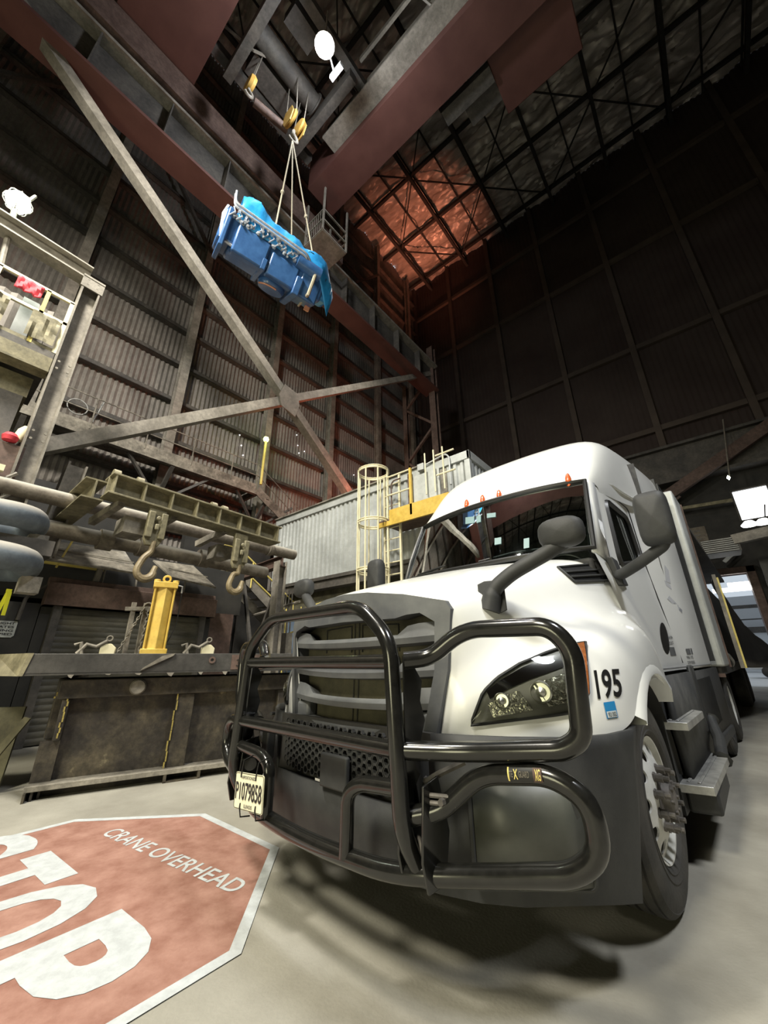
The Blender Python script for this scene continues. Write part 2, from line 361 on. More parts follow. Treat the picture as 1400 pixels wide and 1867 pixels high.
for x in range(-14, 17, 2): g.beam((x, Y0, 37.2), (x, Y1, 37.2), .1, .12)
part(g, 'diagonal_strut', K['black'], t)

# wall columns
names = ['beyond the left end of the catwalk', 'left of the grey cabin edge', 'next right of the cabin column', 'behind the yellow-green pole lamp', 'right of the crossing of the brace', 'near the far end of the left wall', 'in the far corner of the hall']
for k, y in enumerate((-3.8, .6, 4.95, 9.4, 13.8, 18.4, 22.9)):
    c = thing('wall_column', (-15.75, y, 0), 'tall grey steel column on the fluted wall, ' + names[k], 'column', 'steel columns of the fluted left wall')
    g = MB(); g.ibeam((-15.68, y, 0), (-15.68, y, 37), .34, .40, .035, up=(1, 0, 0)); part(g, 'shaft', K['steel'], c, bevel=0)
# diagonal bracing high on the wall between columns
for (a, b) in (((-15.5, -3.8, 21), (-15.5, .6, 27)), ((-15.5, 4.95, 30), (-15.5, 9.4, 24)), ((-15.5, 13.8, 27), (-15.5, 18.4, 33)), ((-15.5, .6, 27), (-15.5, 4.95, 21))):
    g = MB(); g.beam(a, b, .16, .16); tag(g.build('wall_brace', K['steel2'], loc=a), 'thin dark diagonal bar between the columns high on the fluted wall', 'bracing', 'diagonal bars on the fluted wall')

# ------------------------------------------------------------ crane runway, brace
r = thing('crane_runway_girder', (-10, 4, 16.5), 'long plate girder with red underside carrying the overhead crane', 'girder')
g = MB(); g.bb((-10.45, -8, 16.5), (-9.5, 16.9, 16.62)); part(g, 'bottom_flange', K['redsteel'], r)
g = MB(); g.bb((-10.05, -8, 16.62), (-9.9, 16.9, 18.3))
for y in range(-7, 17, 2): g.bb((-9.9, y, 16.62), (-9.55, y+.04, 18.3))
part(g, 'web', K['steel2'], r)
g = MB(); g.bb((-10.4, -8, 18.3), (-9.5, 16.9, 18.42)); g.bb((-10.02, -8, 18.42), (-9.94, 16.9, 18.55)); part(g, 'top_flange', K['steel'], r)
t = thing('cross_brace', (-10, 6.65, 10.06), 'large X-shaped steel brace between crane columns, crossing below the hanging engine', 'brace')
Ax = -10
g = MB(); g.beam((Ax, -2.9, 17.5), (Ax, 6.5, 10.2), .32, .3); part(g, 'diagonal', K['steel'], t)
g = MB(); g.beam((Ax, 6.8, 9.95), (Ax, 13.0, 5.0), .32, .3); part(g, 'diagonal', K['steel'], t)
g = MB(); g.beam((Ax, 0.6, 5.32), (Ax, 6.5, 9.95), .30, .30); part(g, 'diagonal', K['steel'], t)
g = MB(); g.beam((Ax, 6.8, 10.2), (Ax, 16.7, 17.9), .26, .28); part(g, 'diagonal', K['steel'], t)
g = MB(); g.prism([(Ax+.16, 6.2, 10.0), (Ax+.16, 6.35, 9.6), (Ax+.16, 6.95, 9.45), (Ax+.16, 7.1, 10.0), (Ax+.16, 6.98, 10.45), (Ax+.16, 6.4, 10.55)], (.03, 0, 0)); part(g, 'gusset_plate', K['steel'], t)
c = thing('crane_column', (-10.3, 16.9, 0), 'laced steel column in the far corner holding up the crane runway', 'column')
g = MB(); g.ibeam((-9.9, 16.9, 0), (-9.9, 16.9, 20), .4, .4, .04); part(g, 'shaft', K['redbrown'], c)
g = MB(); g.ibeam((-12.0, 16.9, 0), (-12.0, 16.9, 18), .3, .3, .03); part(g, 'rear_shaft', K['redbrown'], c)
g = MB(); z = 1.0; k = 0
while z < 17:
    a, b = (-9.95, -12.0) if k % 2 else (-12.0, -9.95); g.beam((a, 16.9, z), (b, 16.9, z+1.9), .14, .14); z += 1.9; k += 1
part(g, 'lacing_bar', K['redbrown'], c)
g = MB(); g.ibeam((-10, -3.3, 0), (-10, -3.3, 16.5), .5, .5, .04)
tag(g.build('crane_column', K['steel'], loc=(-10, -3.3, 0)), 'crane runway column at the left edge, beyond the platform', 'column')

# ------------------------------------------------------------ overhead crane
t = thing('overhead_crane', (-4, 3.4, 18.55), 'red-brown overhead travelling crane with two box girders and a trolley', 'crane')
g = MB(); g.bb((-9.6, -1.0, 20.0), (15, 1.35, 22.4)); part(g, 'bridge_girder', K['redsteel'], t)
g = MB(); g.bb((-8.9, 5.95, 20.0), (15, 7.35, 22.3)); part(g, 'bridge_girder', K['redsteel'], t)
g = MB(); g.bb((-1.4, 7.4, 20.3), (1.2, 9.3, 22.6)); part(g, 'machinery_box', K['redsteel'], t, bevel=.03)
g = MB(); g.bb((-3.3, 7.6, 20.2), (-1.4, 8.1, 20.6)); g.bb((-2.6, 7.9, 20.4), (-1.4, 8.8, 21.0)); part(g, 'cable_tray', K['steel2'], t)
g = MB(); g.bb((-7.3, 5.5, 20.5), (15, 5.6, 21.5)); g.bb((-7.3, 5.3, 20.4), (15, 5.95, 20.5)); part(g, 'girder_grey_plate', K['steel'], t)  # grey plate and ledge along the near side of the second girder
g = MB(); g.bb((-10.35, -2.4, 18.7), (-9.45, 8.6, 19.9)); part(g, 'end_truck', K['redbrown'], t)
g = MB()
for y in (-1.9, 0, 6.3, 8.0): g.lathe([(0, -.1), (.32, -.1), (.32, .1), (0, .1)], (-9.98, y, 18.78), (1, 0, 0), 20)
part(g, 'wheel', K['steel2'], t)
g = MB()   # access cage hung from the crane end
A = (-9.2, 6.8, 16.9); 
for x in (-9.4, -8.3):
    for y in (6.4, 7.7): g.beam((x, y, 17.4), (x, y, 20.0), .07, .07)
for z in (17.4, 18.0, 18.6): 
    g.beam((-9.4, 6.4, z), (-8.3, 6.4, z), .06, .06); g.beam((-8.3, 6.4, z), (-8.3, 7.7, z), .06, .06); g.beam((-8.3, 7.7, z), (-9.4, 7.7, z), .06, .06)
for k in range(9): g.beam((-9.4+k*.13, 6.4, 17.4), (-9.4+k*.13, 6.4, 18.6), .02, .02)
g.bb((-9.4, 6.4, 17.34), (-8.3, 7.7, 17.4)); part(g, 'access_cage', K['steel'], t)
g = MB(); g.bb((-8.6, 1.9, 20.2), (-5.2, 2.2, 20.8)); g.bb((-8.6, 4.7, 20.2), (-5.2, 5.0, 20.8)); g.bb((-8.6, 1.4, 20.7), (-8.3, 5.6, 21.1)); g.bb((-5.4, 1.4, 20.7), (-5.1, 5.6, 21.1))
g.bb((-8.2, 2.4, 20.9), (-7.5, 4.4, 21.6)); g.bb((-6.2, 2.6, 20.9), (-5.6, 3.6, 21.5)); part(g, 'trolley_frame', K['steel2'], t)
g = MB(); g.lathe([(0, -1.2), (.42, -1.2), (.42, -1.15), (.34, -1.15), (.34, 1.15), (.42, 1.15), (.42, 1.2), (0, 1.2)], (-7.0, 3.4, 20.9), (0, 1, 0), 24); part(g, 'hoist_drum', K['steel2'], t)
g = MB()
for k, (x, y) in enumerate(((-7.9, 1.2), (-3.4, 2.2), (-2.6, 4.6), (-1.2, 3.6))): g.tube([(x, y+.2, 21.2), (x+.5, y+1.1, 20.6), (x+1.1, y+2.4, 21.0)], .05, 6)
for y in (1.7, 3.0, 5.0): g.beam((-5, y, 21.5), (14, y, 21.5), .1, .25)
part(g, 'festoon_rail', K['steel'], t)

HX, HY = -7.03, 3.92        # hook line above the engine
h = thing('hook_block', (HX, HY, 18.0), 'yellow crane hook block hanging on ropes above the blue engine', 'hook block')
g = MB()
for dx in (-.16, .16): g.lathe([(0, -.05), (.30, -.05), (.34, 0), (.30, .05), (0, .05)], (HX, HY+dx, 18.55), (0, 1, 0), 24)
part(g, 'sheave', K['yblock'], h)
g = MB(); g.prism([(HX-.16, HY+.26, 18.1), (HX+.16, HY+.26, 18.1), (HX+.3, HY+.26, 18.5), (HX+.18, HY+.26, 18.9), (HX-.18, HY+.26, 18.9), (HX-.3, HY+.26, 18.5)], (0, .03, 0))
g.prism([(HX-.16, HY-.29, 18.1), (HX+.16, HY-.29, 18.1), (HX+.3, HY-.29, 18.5), (HX+.18, HY-.29, 18.9), (HX-.18, HY-.29, 18.9), (HX-.3, HY-.29, 18.5)], (0, .03, 0)); part(g, 'cheek_plate', K['yblock'], h)
def hook_pts(c, R, ax='y'):
    pts = []
    for k in range(15):
        a = PI*.5 + 2*PI*.72*k/14 if False else math.radians(100 - 250*k/14)
        pts.append((math.cos(a)*R, math.sin(a)*R))
    return [Vector((c[0], c[1]+p[0], c[2]+p[1])) if ax == 'y' else Vector((c[0]+p[0], c[1], c[2]+p[1])) for p in pts]
g = MB(); pts = [Vector((HX, HY, 18.1)), Vector((HX, HY, 17.95))] + hook_pts((HX, HY, 17.7), .17); g.tube(pts, [.06, .06]+[.07-.0025*k for k in range(15)], 10); part(g, 'hook', K['steel'], h)
g = MB()
for a, b in ((-.16, -.3), (-.16, .3), (.16, -.3), (.16, .3)): g.tube([(HX+b, HY+a, 18.6), (HX+b*.8, HY+a*1.6, 20.9)], .018, 6)
part(g, 'hoist_rope', K['steel'], h)
h2 = thing('hook_block', (-7.5, 2.45, 18.4), 'smaller yellow hook block hanging left of the engine hoist', 'hook block')
g = MB(); g.lathe([(0, -.1), (.26, -.1), (.3, 0), (.26, .1), (0, .1)], (-7.5, 2.45, 18.9), (0, 1, 0), 22); part(g, 'sheave', K['yblock'], h2)
g = MB(); g.tube([Vector((-7.5, 2.45, 18.65))] + hook_pts((-7.5, 2.45, 18.4), .13), .05, 8); part(g, 'hook', K['steel'], h2)
g = MB(); g.tube([(-7.65, 2.45, 19), (-7.65, 2.6, 20.9)], .018, 6); g.tube([(-7.35, 2.45, 19), (-7.35, 2.6, 20.9)], .018, 6); part(g, 'hoist_rope', K['steel'], h2)
g = MB(); g.tube([(-7.6, 2.7, 18.5), (-7.35, 3.85, 18.5)], .13, 12); tag(g.build('hoist_tube', K['redbrown'], loc=(-7.5, 3.2, 18.5)), 'brown tube slung between the two yellow hook blocks', 'tube')

l = thing('high_bay_lamp', (-4.95, 3.4, 18.8), 'glaring white high bay lamp hanging under the crane trolley', 'lamp')
g = MB(); g.lathe([(0, .0), (.16, .0), (.2, .03), (.2, .08), (0, .08)], (-4.95, 3.4, 18.72), (0, 0, 1), 20); part(g, 'diffuser', K['lampon'], l)
g = MB(); g.lathe([(.3, .0), (.24, .18), (.12, .3), (.1, .5), (0, .5)], (-4.95, 3.4, 18.75), (0, 0, 1), 20); g.tube([(-4.95, 3.4, 19.2), (-4.95, 3.4, 21)], .03, 6); part(g, 'shade', K['steel'], l)
g = MB(); g.bb((-5.4, 4.0, 18.9), (-4.9, 4.15, 19.1)); g.tube([(-5.0, 3.5, 19.2), (-5.2, 4.0, 19.0)], .03, 6); part(g, 'bracket', K['alu'], l)

# ------------------------------------------------------------ hanging engine
E0 = Vector((HX, HY, 11.75))
eng = thing('diesel_engine', tuple(E0), 'large blue engine block wrapped in a blue tarp, hanging in slings from the crane', 'engine')
# engine axes: long axis u, across v, up w  (slightly tilted)
EU = Vector((.20, .95, -.06)).normalized(); EV = Vector((-.97, .2, .62)); EV = (EV-EU*EV.dot(EU)).normalized(); EW = EU.cross(EV).normalized()
if EW.z < 0: EW = -EW
ERot = Matrix((EU, EV, EW)).transposed()
def E(u, v, w): return EU*u + EV*v + EW*w
def ebox(g, c, d, mi=0): return g.box(E(*c), d, ERot, mi)
g = MB(); ebox(g, (-.1, 0, -.15), (2.9, 1.05, .75)); ebox(g, (-.1, 0, -.45), (2.3, .75, .35)); g.build('engine_block', K['blueskin'], eng, bevel=.06)
g = MB(); ebox(g, (-.75, -.42, -.3), (.85, .35, .7)); ebox(g, (.15, -.42, -.36), (.8, .3, .62)); ebox(g, (.95, -.35, -.3), (.6, .4, .8)); g.build('crankcase_cover', K['blueskin'], eng, bevel=.05)
g = MB(); ebox(g, (-1.42, 0, -.22), (.12, 1.2, .95)); ebox(g, (.62, 0, -.5), (.2, 1.25, .5)); ebox(g, (-.35, 0, -.5), (.15, 1.2, .3)); g.build('mounting_flange', K['blueskin'], eng, bevel=.03)
g = MB(); g.lathe([(0, -.12), (.34, -.12), (.38, -.05), (.38, .05), (.34, .12), (0, .12)], E(.1, .1, -.66), EW, 28); g.lathe([(0, -.35), (.2, -.35), (.2, .35), (0, .35)], E(.75, -.5, .12), EU, 18); g.build('oil_pan', K['blueskin'], eng)
g = MB(); g.tube([E(.36*math.cos(a)+.1, .36*math.sin(a)+.1, -.79) for a in [PI*1.1+k*.1 for k in range(16)]], .025, 6); ebox(g, (1.15, -.2, -.75), (.14, .1, .14)); g.build('copper_ring', mat('copper_band', (.62, .27, .16), None, rough=.4), eng)
g = MB()
for w in (.30, .38): g.tube(fillet([E(-1.45, -.5, w+.3), E(-1.4, -.6, w), E(.55, -.66, w-.02), E(.7, -.6, w-.1)], .12), .032, 8)
g.tube([E(-1.5, -.4, .3), E(-1.55, -.45, .05), E(-1.5, -.5, -.3), E(-1.45, -.5, -.5)], .05, 8)
for k in range(60):
    u = -1.4+2.1*random.random(); w = .02+.26*random.random()
    p = E(u, -.53-.06*random.random(), w); g.lathe([(0, 0), (.03+.03*random.random(), 0), (.03, .07), (0, .07)], p, (-EV + Vector((random.uniform(-.4, .4), 0, random.uniform(-.4, .4)))), 7)
for k in range(12):
    u = -1.4+k*.17; g.tube([E(u, -.55, .3), E(u+.06, -.62, .18), E(u-.04, -.6, .04)], .018, 6)
g.tube([E(-1.35, -.5, -.52), E(-.7, -.5, -.56)], .04, 8)
g.build('fuel_line', K['hose'], eng)
g = MB(); g.tube([E(.75+.2*math.cos(a), -.42, .36+.2*math.sin(a)) for a in [k*PI/10 for k in range(20)]], .035, 8, closed=True); g.build('coolant_hose', K['barblack'], eng)
# crumpled tarp over the top
rows = []
for i in range(31):
    r = []
    for j in range(15):
        a = i/30; b = j/14; u = -1.25+2.95*a; th = math.radians(-8+196*b)
        hh = .62 + .26*math.exp(-((a-.1)/.09)**2) + .12*math.exp(-((a-.8)/.1)**2) - .05*a
        n = noise.noise(Vector((a*7, b*5, 1)))*.12 + noise.noise(Vector((a*16, b*11, 5)))*.07
        wd = .58 + n*.6; edge = max(0, (a-.78)/.22)
        v = -math.cos(th)*wd*(1-.25*edge); w = .14 + math.sin(th)*(hh+n) - .75*edge**1.5*(.5+.5*math.sin(th)) - (.1*edge if b < .2 else 0)
        if b < .12: w -= .18*edge*2
        r.append(E(u, v, w))
    rows.append(r)
g = MB(); g.grid(rows); tp = g.build('tarp', K['tarp'], eng, smooth=28, solid=.01)
g = MB(); ebox(g, (1.45, -.1, -.15), (.35, .7, .5)); g.build('flywheel_housing', K['tarp'], eng, bevel=.1)
for k, (u, v) in enumerate(((-.35, -.45), (-.2, .45), (.45, .5), (.95, -.5))):
    top = Vector((HX, HY, 17.55)); q = E0 + E(u, v, .42 if k else .42)
    if k == 3: q = E0 + E(.95, -.62, .1)
    s_ = thing('lifting_sling', tuple(q), ['pale lifting sling with a knot, leftmost front leg to the engine', 'thin dark lifting sling, rear leg at the left of the engine', 'dark rear lifting sling reaching the middle of the engine', 'pale knotted lifting sling wrapping the right end of the engine'][k], 'sling', 'slings holding the engine')
    g = MB(); g.tube([top, q], .022, 8); g.tube([q, E0+E(u, v*1.32, -.15), E0+E(u, v*1.3, -.55), E0+E(u, 0, -.75)], [.05, .05, .05, .03], 8) if k in (3,) else None
    part(g, 'rope', K['sling'], s_)
    if k in (0, 3):
        g = MB(); m_ = top.lerp(q, .62); g.lathe([(0, -.07), (.05, -.05), (.06, 0), (.05, .05), (0, .07)], m_, q-top, 8); part(g, 'knot', K['sling'], s_)

# ============================================================ THE TRUCK (local: x across, y towards its rear, z up; origin on the floor at the front axle)
YAW = math.radians(3.8)
LX = Vector((math.cos(YAW), -math.sin(YAW), 0)); LY = Vector((math.sin(YAW), math.cos(YAW), 0))
TO = Vector((-.46, 3.0, 0)) - LX*1.22
truck = thing('semi_truck', tuple(TO), 'white highway tractor with black tube grille guard and number 195 on its fender', 'truck', rz=-YAW)
camL = Vector((-TO.dot(LX), -TO.dot(LY), CAMZ))
def lray(px, py): r = ray(px, py); return Vector((r.dot(LX), r.dot(LY), r.z))
def ly(px, py, y): r = lray(px, py); return camL + r*((y-camL.y)/r.y)
def lx(px, py, x): r = lray(px, py); return camL + r*((x-camL.x)/r.x)
def bvh_of(o):
    dg = bpy.context.evaluated_depsgraph_get(); dg.update(); me = o.evaluated_get(dg).to_mesh()
    b = BVHTree.FromPolygons([v.co.copy() for v in me.vertices], [tuple(p.vertices) for p in me.polygons]); return b
def hit(b, px, py, off=.004):
    r = lray(px, py).normalized(); h = b.ray_cast(camL, r)
    if h[0] is None: return None
    n = h[1]; n = -n if n.dot(r) > 0 else n
    return h[0] + n*off
# --- hood and fenders: one control cage, mirrored
H = [  # station: C0 .. C7 (centre line -> bottom edge)
 [(0,-1.27,1.60),(.46,-1.26,1.575),(.66,-1.26,1.50),(.63,-1.24,1.38),(.60,-1.24,1.2),(.57,-1.24,1.10),(.55,-1.24,1.0),(.53,-1.24,.88)],
 [(0,-1.25,1.68),(.46,-1.24,1.66),(.73,-1.22,1.60),(.76,-1.21,1.43),(.77,-1.20,1.25),(.80,-1.20,1.15),(.82,-1.20,1.02),(.82,-1.20,.89)],
 [(0,-.95,1.77),(.49,-.95,1.75),(.77,-.90,1.685),(.86,-.87,1.48),(.95,-.83,1.36),(1.10,-.86,1.27),(1.16,-.92,1.06),(1.13,-.97,.90)],
 [(0,-.6,1.87),(.53,-.6,1.85),(.82,-.55,1.775),(.92,-.52,1.56),(1.04,-.5,1.44),(1.2,-.58,1.35),(1.27,-.66,1.12),(1.25,-.72,.91)],
 [(0,-.3,1.945),(.56,-.3,1.925),(.86,-.27,1.85),(.96,-.25,1.62),(1.08,-.25,1.49),(1.24,-.3,1.41),(1.30,-.44,1.15),(1.29,-.52,.95)],
 [(0,0,2.01),(.59,0,1.99),(.90,0,1.92),(1.0,0,1.69),(1.1,0,1.53),(1.26,0,1.45),(1.31,-.1,1.26),(1.31,-.26,1.10)],
 [(0,.25,2.06),(.61,.25,2.04),(.94,.3,1.98),(1.03,.3,1.76),(1.12,.3,1.55),(1.26,.3,1.46),(1.31,.22,1.27),(1.31,.1,1.155)],
 [(0,.38,2.09),(.62,.42,2.08),(.98,.56,2.06),(1.06,.65,1.82),(1.13,.58,1.56),(1.25,.58,1.44),(1.30,.52,1.22),(1.30,.46,1.06)],
 [(0,.42,2.0),(.62,.5,2.0),(1.02,.80,1.98),(1.09,.94,1.8),(1.14,.74,1.55),(1.23,.72,1.36),(1.27,.66,1.12),(1.27,.64,.92)]]
g = MB(); g.grid(H); g.mirror(); hood = g.build('hood', K['white'], truck, subsurf=3, weld=True)
md = hood.modifiers[0]; hb = bvh_of(hood)
# arch lip
g = MB(); rr_ = []
for s_ in (1, -1):
    rows = []
    for k in range(25):
        a = math.radians(-38 + 232*k/24); cy_, cz_ = .06, .53
        y0 = cy_ - math.cos(a)*.63; z0 = cz_ + math.sin(a)*.63
        if z0 < .90: continue
        x0 = 1.31 if abs(y0) < .5 else 1.29
        rows.append([(s_*(x0-.05), .06+(y0-.06)*1.2, .53+(z0-.53)*1.17), (s_*(x0-.005), .06+(y0-.06)*1.1, .53+(z0-.53)*1.09), (s_*(x0+.012), y0*1.02, z0+.02), (s_*(x0+.012), y0, z0), (s_*(x0-.22), y0*.99, z0-.01)])
    g.grid(rows)
g.build('wheel_arch_lip', K['white'], truck, smooth=60, weld=True)
g = MB()
for s_ in (1, -1):
    rows = []
    for k in range(19):
        a = math.radians(0 + 180*k/18); rows.append([(s_*1.22, .06-math.cos(a)*.64, .5+math.sin(a)*.64), (s_*.55, .06-math.cos(a)*.64, .5+math.sin(a)*.64)])
    g.grid(rows)
g.build('wheel_well', K['black'], truck, smooth=60)
g = MB(); g.bb((-.7, -1.0, .55), (.7, .6, 1.5)); g.bb((-.85, .45, .6), (.85, 1.0, 1.9)); g.build('engine_bay', K['black'], truck)
# --- grille
def gy(x): return -1.345 + .11*(x/.7)**2
def ring_grid(outer, inner, d0, d1, g):
    n = len(outer)
    rows = [[(p[0], gy(p[0])+d1, p[1]) for p in outer], [(p[0], gy(p[0])+d0, p[1]) for p in outer], [(p[0], gy(p[0])+d0-.005, p[1]) for p in inner], [(p[0], gy(p[0])+d1, p[1]) for p in inner]]
    g.grid(rows, closed=True)
outer = [(-.60, .90), (-.68, 1.2), (-.715, 1.50), (-.69, 1.545), (-.45, 1.60), (-.2, 1.635), (0, 1.645), (.2, 1.635), (.45, 1.60), (.69, 1.545), (.715, 1.50), (.68, 1.2), (.60, .90), (.3, .885), (0, .88), (-.3, .885)]
inner = [(-.545, .925), (-.615, 1.2), (-.645, 1.42), (-.62, 1.455), (-.47, 1.485), (-.40, 1.47), (0, 1.475), (.40, 1.47), (.47, 1.485), (.55, 1.49), (.63, 1.44), (.615, 1.2), (.545, .925), (.3, .915), (0, .91), (-.3, .915)]
g = MB(); ring_grid(outer, inner, 0, .14, g); g.build('grille_surround', K['grillep'], truck, smooth=30)
g = MB(); g.grid([[(x*w, gy(x*w)+.12, z) for x in [k/8-1 for k in range(17)]] for z, w in ((.90, .58), (1.2, .63), (1.5, .66))]); sc = g.build('bug_screen', K['mesh'], truck)
g = MB()
for x in (-.02, .02): g.tube([(x-.01*(z<1.1), gy(0)+.113, z) for z in (.92, 1.2, 1.49)], .003, 4)
for s_ in (-1, 1): g.tube([(s_*.33, gy(.33)+.113, 1.30), (s_*.33, gy(.33)+.113, 1.45), (s_*.05, gy(0)+.113, 1.46), (s_*.05, gy(0)+.113, 1.30)], .004, 4)
g.build('seam', K['plastic'], sc)
for z, w in ((1.345, .64), (1.175, .625), (1.02, .60)):
    rows = []
    for k in range(21):
        x = w*(k/10-1); e = abs(x)/w; y = gy(x); hgt = .052 + (.05 if e > .72 else .05*max(0, (e-.6)/.12)); dz = -.02*(1-e*e)
        rows.append([(x, y+.11, z+hgt*.6+dz), (x, y+.035, z+hgt+dz), (x, y+.012, z+dz+.03), (x, y+.02, z+dz), (x, y+.11, z+dz-.01)])
    g = MB(); g.grid(rows); g.build('grille_bar', K['grillep'], truck, smooth=30, weld=False)
g = MB()
for s_ in (-1, 1): g.box((s_*.50, gy(.5)+.07, .955), (.13, .08, .10))
g.build('grille_bar', K['grillep'], truck, bevel=.02)
g = MB(); pts = [(.125*math.cos(a), gy(0)-.012-.004*math.sin(a), 1.565+.036*math.sin(a)) for a in [k*PI/16 for k in range(32)]]; g.tube(pts, .006, 8, closed=True)
pts = [(-.09, 1.565), (-.07, 1.585), (-.06, 1.55), (-.045, 1.575), (-.03, 1.553), (-.015, 1.575), (0, 1.553), (.015, 1.575), (.03, 1.553), (.045, 1.575), (.07, 1.555), (.095, 1.58)]
g.tube([(p[0], gy(0)-.016, p[1]) for p in pts], .0035, 6); bd = g.build('badge', K['chrome'], truck); bd['label'] = 'chrome oval badge'
g = MB(); g.prism([(.12*math.cos(a), gy(0)-.006, 1.565+.033*math.sin(a)) for a in [k*PI/12 for k in range(24)]], (0, .01, 0)); g.build('badge_plate', K['plastic'], bd)
# --- headlights
BOT = [(860,1322),(900,1317),(960,1310),(1010,1304),(1036,1300),(1060,1285),(1070,1264)]
TOP = [(862,1312),(880,1262),(905,1237),(946,1212),(1000,1190),(1040,1178),(1066,1173)]
def interp(P, u):
    t = u*(len(P)-1); i = min(int(t), len(P)-2); t -= i; return (P[i][0]*(1-t)+P[i+1][0]*t, P[i][1]*(1-t)+P[i+1][1]*t)
def lamp_grid(u0, u1, v0, v1, off, nu=14, nv=6, curve=0):
    rows = []
    for j in range(nv+1):
        v = v0+(v1-v0)*j/nv; r = []
        for i in range(nu+1):
            u = u0+(u1-u0)*i/nu; a = interp(BOT, u); b = interp(TOP, u); p = (a[0]*(1-v)+b[0]*v, a[1]*(1-v)+b[1]*v)
            bulge = curve*4*v*(1-v); h = hit(hb, p[0], p[1], off+bulge); r.append(h if h else Vector((1, -1, 1)))
        rows.append(r)
    return rows
def bothsides(mk, name, m, parent=None, **k):
    out = []
    for s_ in (1, -1):
        g = MB(); mk(g)
        if s_ < 0: g.v = [Vector((-v.x, v.y, v.z)) for v in g.v]; g.f = [tuple(reversed(f)) for f in g.f]
        out.append(g.build(name, m, (parent[0 if s_ > 0 else 1] if isinstance(parent, (list, tuple)) else (parent or truck)), **k))
    return out
hl = bothsides(lambda g: g.grid(lamp_grid(0, 1, 0, 1, .004)), 'headlight', mat('grey_lamp_housing', (.13, .13, .12), (.18, .18, .165), 8, .4), smooth=60, solid=.0)
def frame_edge(g):
    lo = [hit(hb, *interp(BOT, k/20), .012) for k in range(21)]; hi = [hit(hb, *interp(TOP, k/20), .012) for k in range(20, -1, -1)]
    g.tube([p for p in lo+hi if p], .007, 6, closed=True)
bothsides(frame_edge, 'headlight_bezel', K['plastic'], hl)
K['bowl'] = mat('lamp_bowl', (.6, .6, .55), None, rough=.35, metal=1)
def bowl(px, py, r):
    def mk(g):
        p = hit(hb, px, py, .012); n = (camL-p).normalized(); n = Vector((.25, -.96, .06)).normalized()
        g.lathe([(r, .012), (r*.92, .02), (r*.8, -.0), (r*.45, -.0), (r*.42, .022), (.001, .03)], p, n, 24)
    return mk
for (u0, u1) in ((.17, .40), (.50, .83)):
    bothsides(lambda g: g.grid(lamp_grid(u0, u1, .16, .60, .007, curve=.006)), 'lamp_reflector', mat('lamp_reflector', (.45, .45, .38), (.8, .8, .72), 60, .22, metal=.9, bump=.6, bscale=45), hl, smooth=60)
pj = bothsides(bowl(985, 1263, .05), 'projector_lamp', K['bowl'], hl); bothsides(bowl(915, 1278, .036), 'projector_lamp', K['bowl'], hl)
bothsides(lambda g: g.grid(lamp_grid(.2, .74, .70, .93, .009)), 'running_light', K['chrome'], hl, smooth=60)
bothsides(lambda g: g.grid(lamp_grid(.87, .965, .03, .97, .026, curve=.006)), 'turn_signal', mat('dark_amber_lens', (.22, .07, .02), (.34, .12, .04), 40, .2, coat=.5), hl, smooth=60)
bothsides(lambda g: g.grid(lamp_grid(.01, .86, .02, .98, .022, curve=.012)), 'headlight_lens', K['lens'], hl, smooth=60)
# --- fender marks
def on_hood_text(g, txt, x0, y0, x1, y1, sk=0, off=.004, mi=0):
    vs, fs = textmesh(txt); pp = []
    for v in vs: pp.append(hit(hb, x0+(x1-x0)*v.x + sk*v.y, y0+(y1-y0)*v.x + 0 - 0, off))
    return vs, fs
def decal(g, txt, q, off=.004, mi=0, b=None, bold=.012):          # q: bottom-left, bottom-right, top-right, top-left in the photo
    vs, fs = textmesh(txt, bold); out = []
    for v in vs:
        x = (q[0][0]*(1-v.x)+q[1][0]*v.x)*(1-v.y) + (q[3][0]*(1-v.x)+q[2][0]*v.x)*v.y
        y = (q[0][1]*(1-v.x)+q[1][1]*v.x)*(1-v.y) + (q[3][1]*(1-v.x)+q[2][1]*v.x)*v.y
        h_ = hit(b or hb, x, y, off); out.append(h_ if h_ is not None else (out[-1] if out else Vector((1.2, .3, 1.3))))
    g.add(out, fs, mi)
def quadpatch(g, q, off, n=5, mi=0, b=None):
    rows = []
    for j in range(n+1):
        r = []
        for i in range(n+1):
            u = i/n; v = j/n; x = (q[0][0]*(1-u)+q[1][0]*u)*(1-v)+(q[3][0]*(1-u)+q[2][0]*u)*v; y = (q[0][1]*(1-u)+q[1][1]*u)*(1-v)+(q[3][1]*(1-u)+q[2][1]*u)*v
            h_ = hit(b or hb, x, y, off); r.append(h_ if h_ is not None else (r[-1] if r else (rows[-1][0] if rows else Vector((1.25, 0, 1.3)))))
        rows.append(r)
    g.grid(rows, mi)
g = MB(); decal(g, '195', [(1089,1276),(1134,1271),(1128,1219),(1081,1222)], bold=.022); o = g.build('fender_number', K['decal'], truck, smooth=0); o['label'] = 'black number 195'
g = MB(); quadpatch(g, [(1106,1311),(1126,1308),(1119,1278),(1099,1281)], .003); o = g.build('permit_sticker', K['blue'], truck, smooth=0)
g = MB(); quadpatch(g, [(1107,1309),(1124,1306.5),(1121,1295),(1104,1297.5)], .005); decal(g, '921302', [(1108.5,1307),(1122.5,1305),(1120,1297),(1106,1299)], .007, 1); g.build('sticker_text', [K['paper'], K['decal']], o, smooth=0)
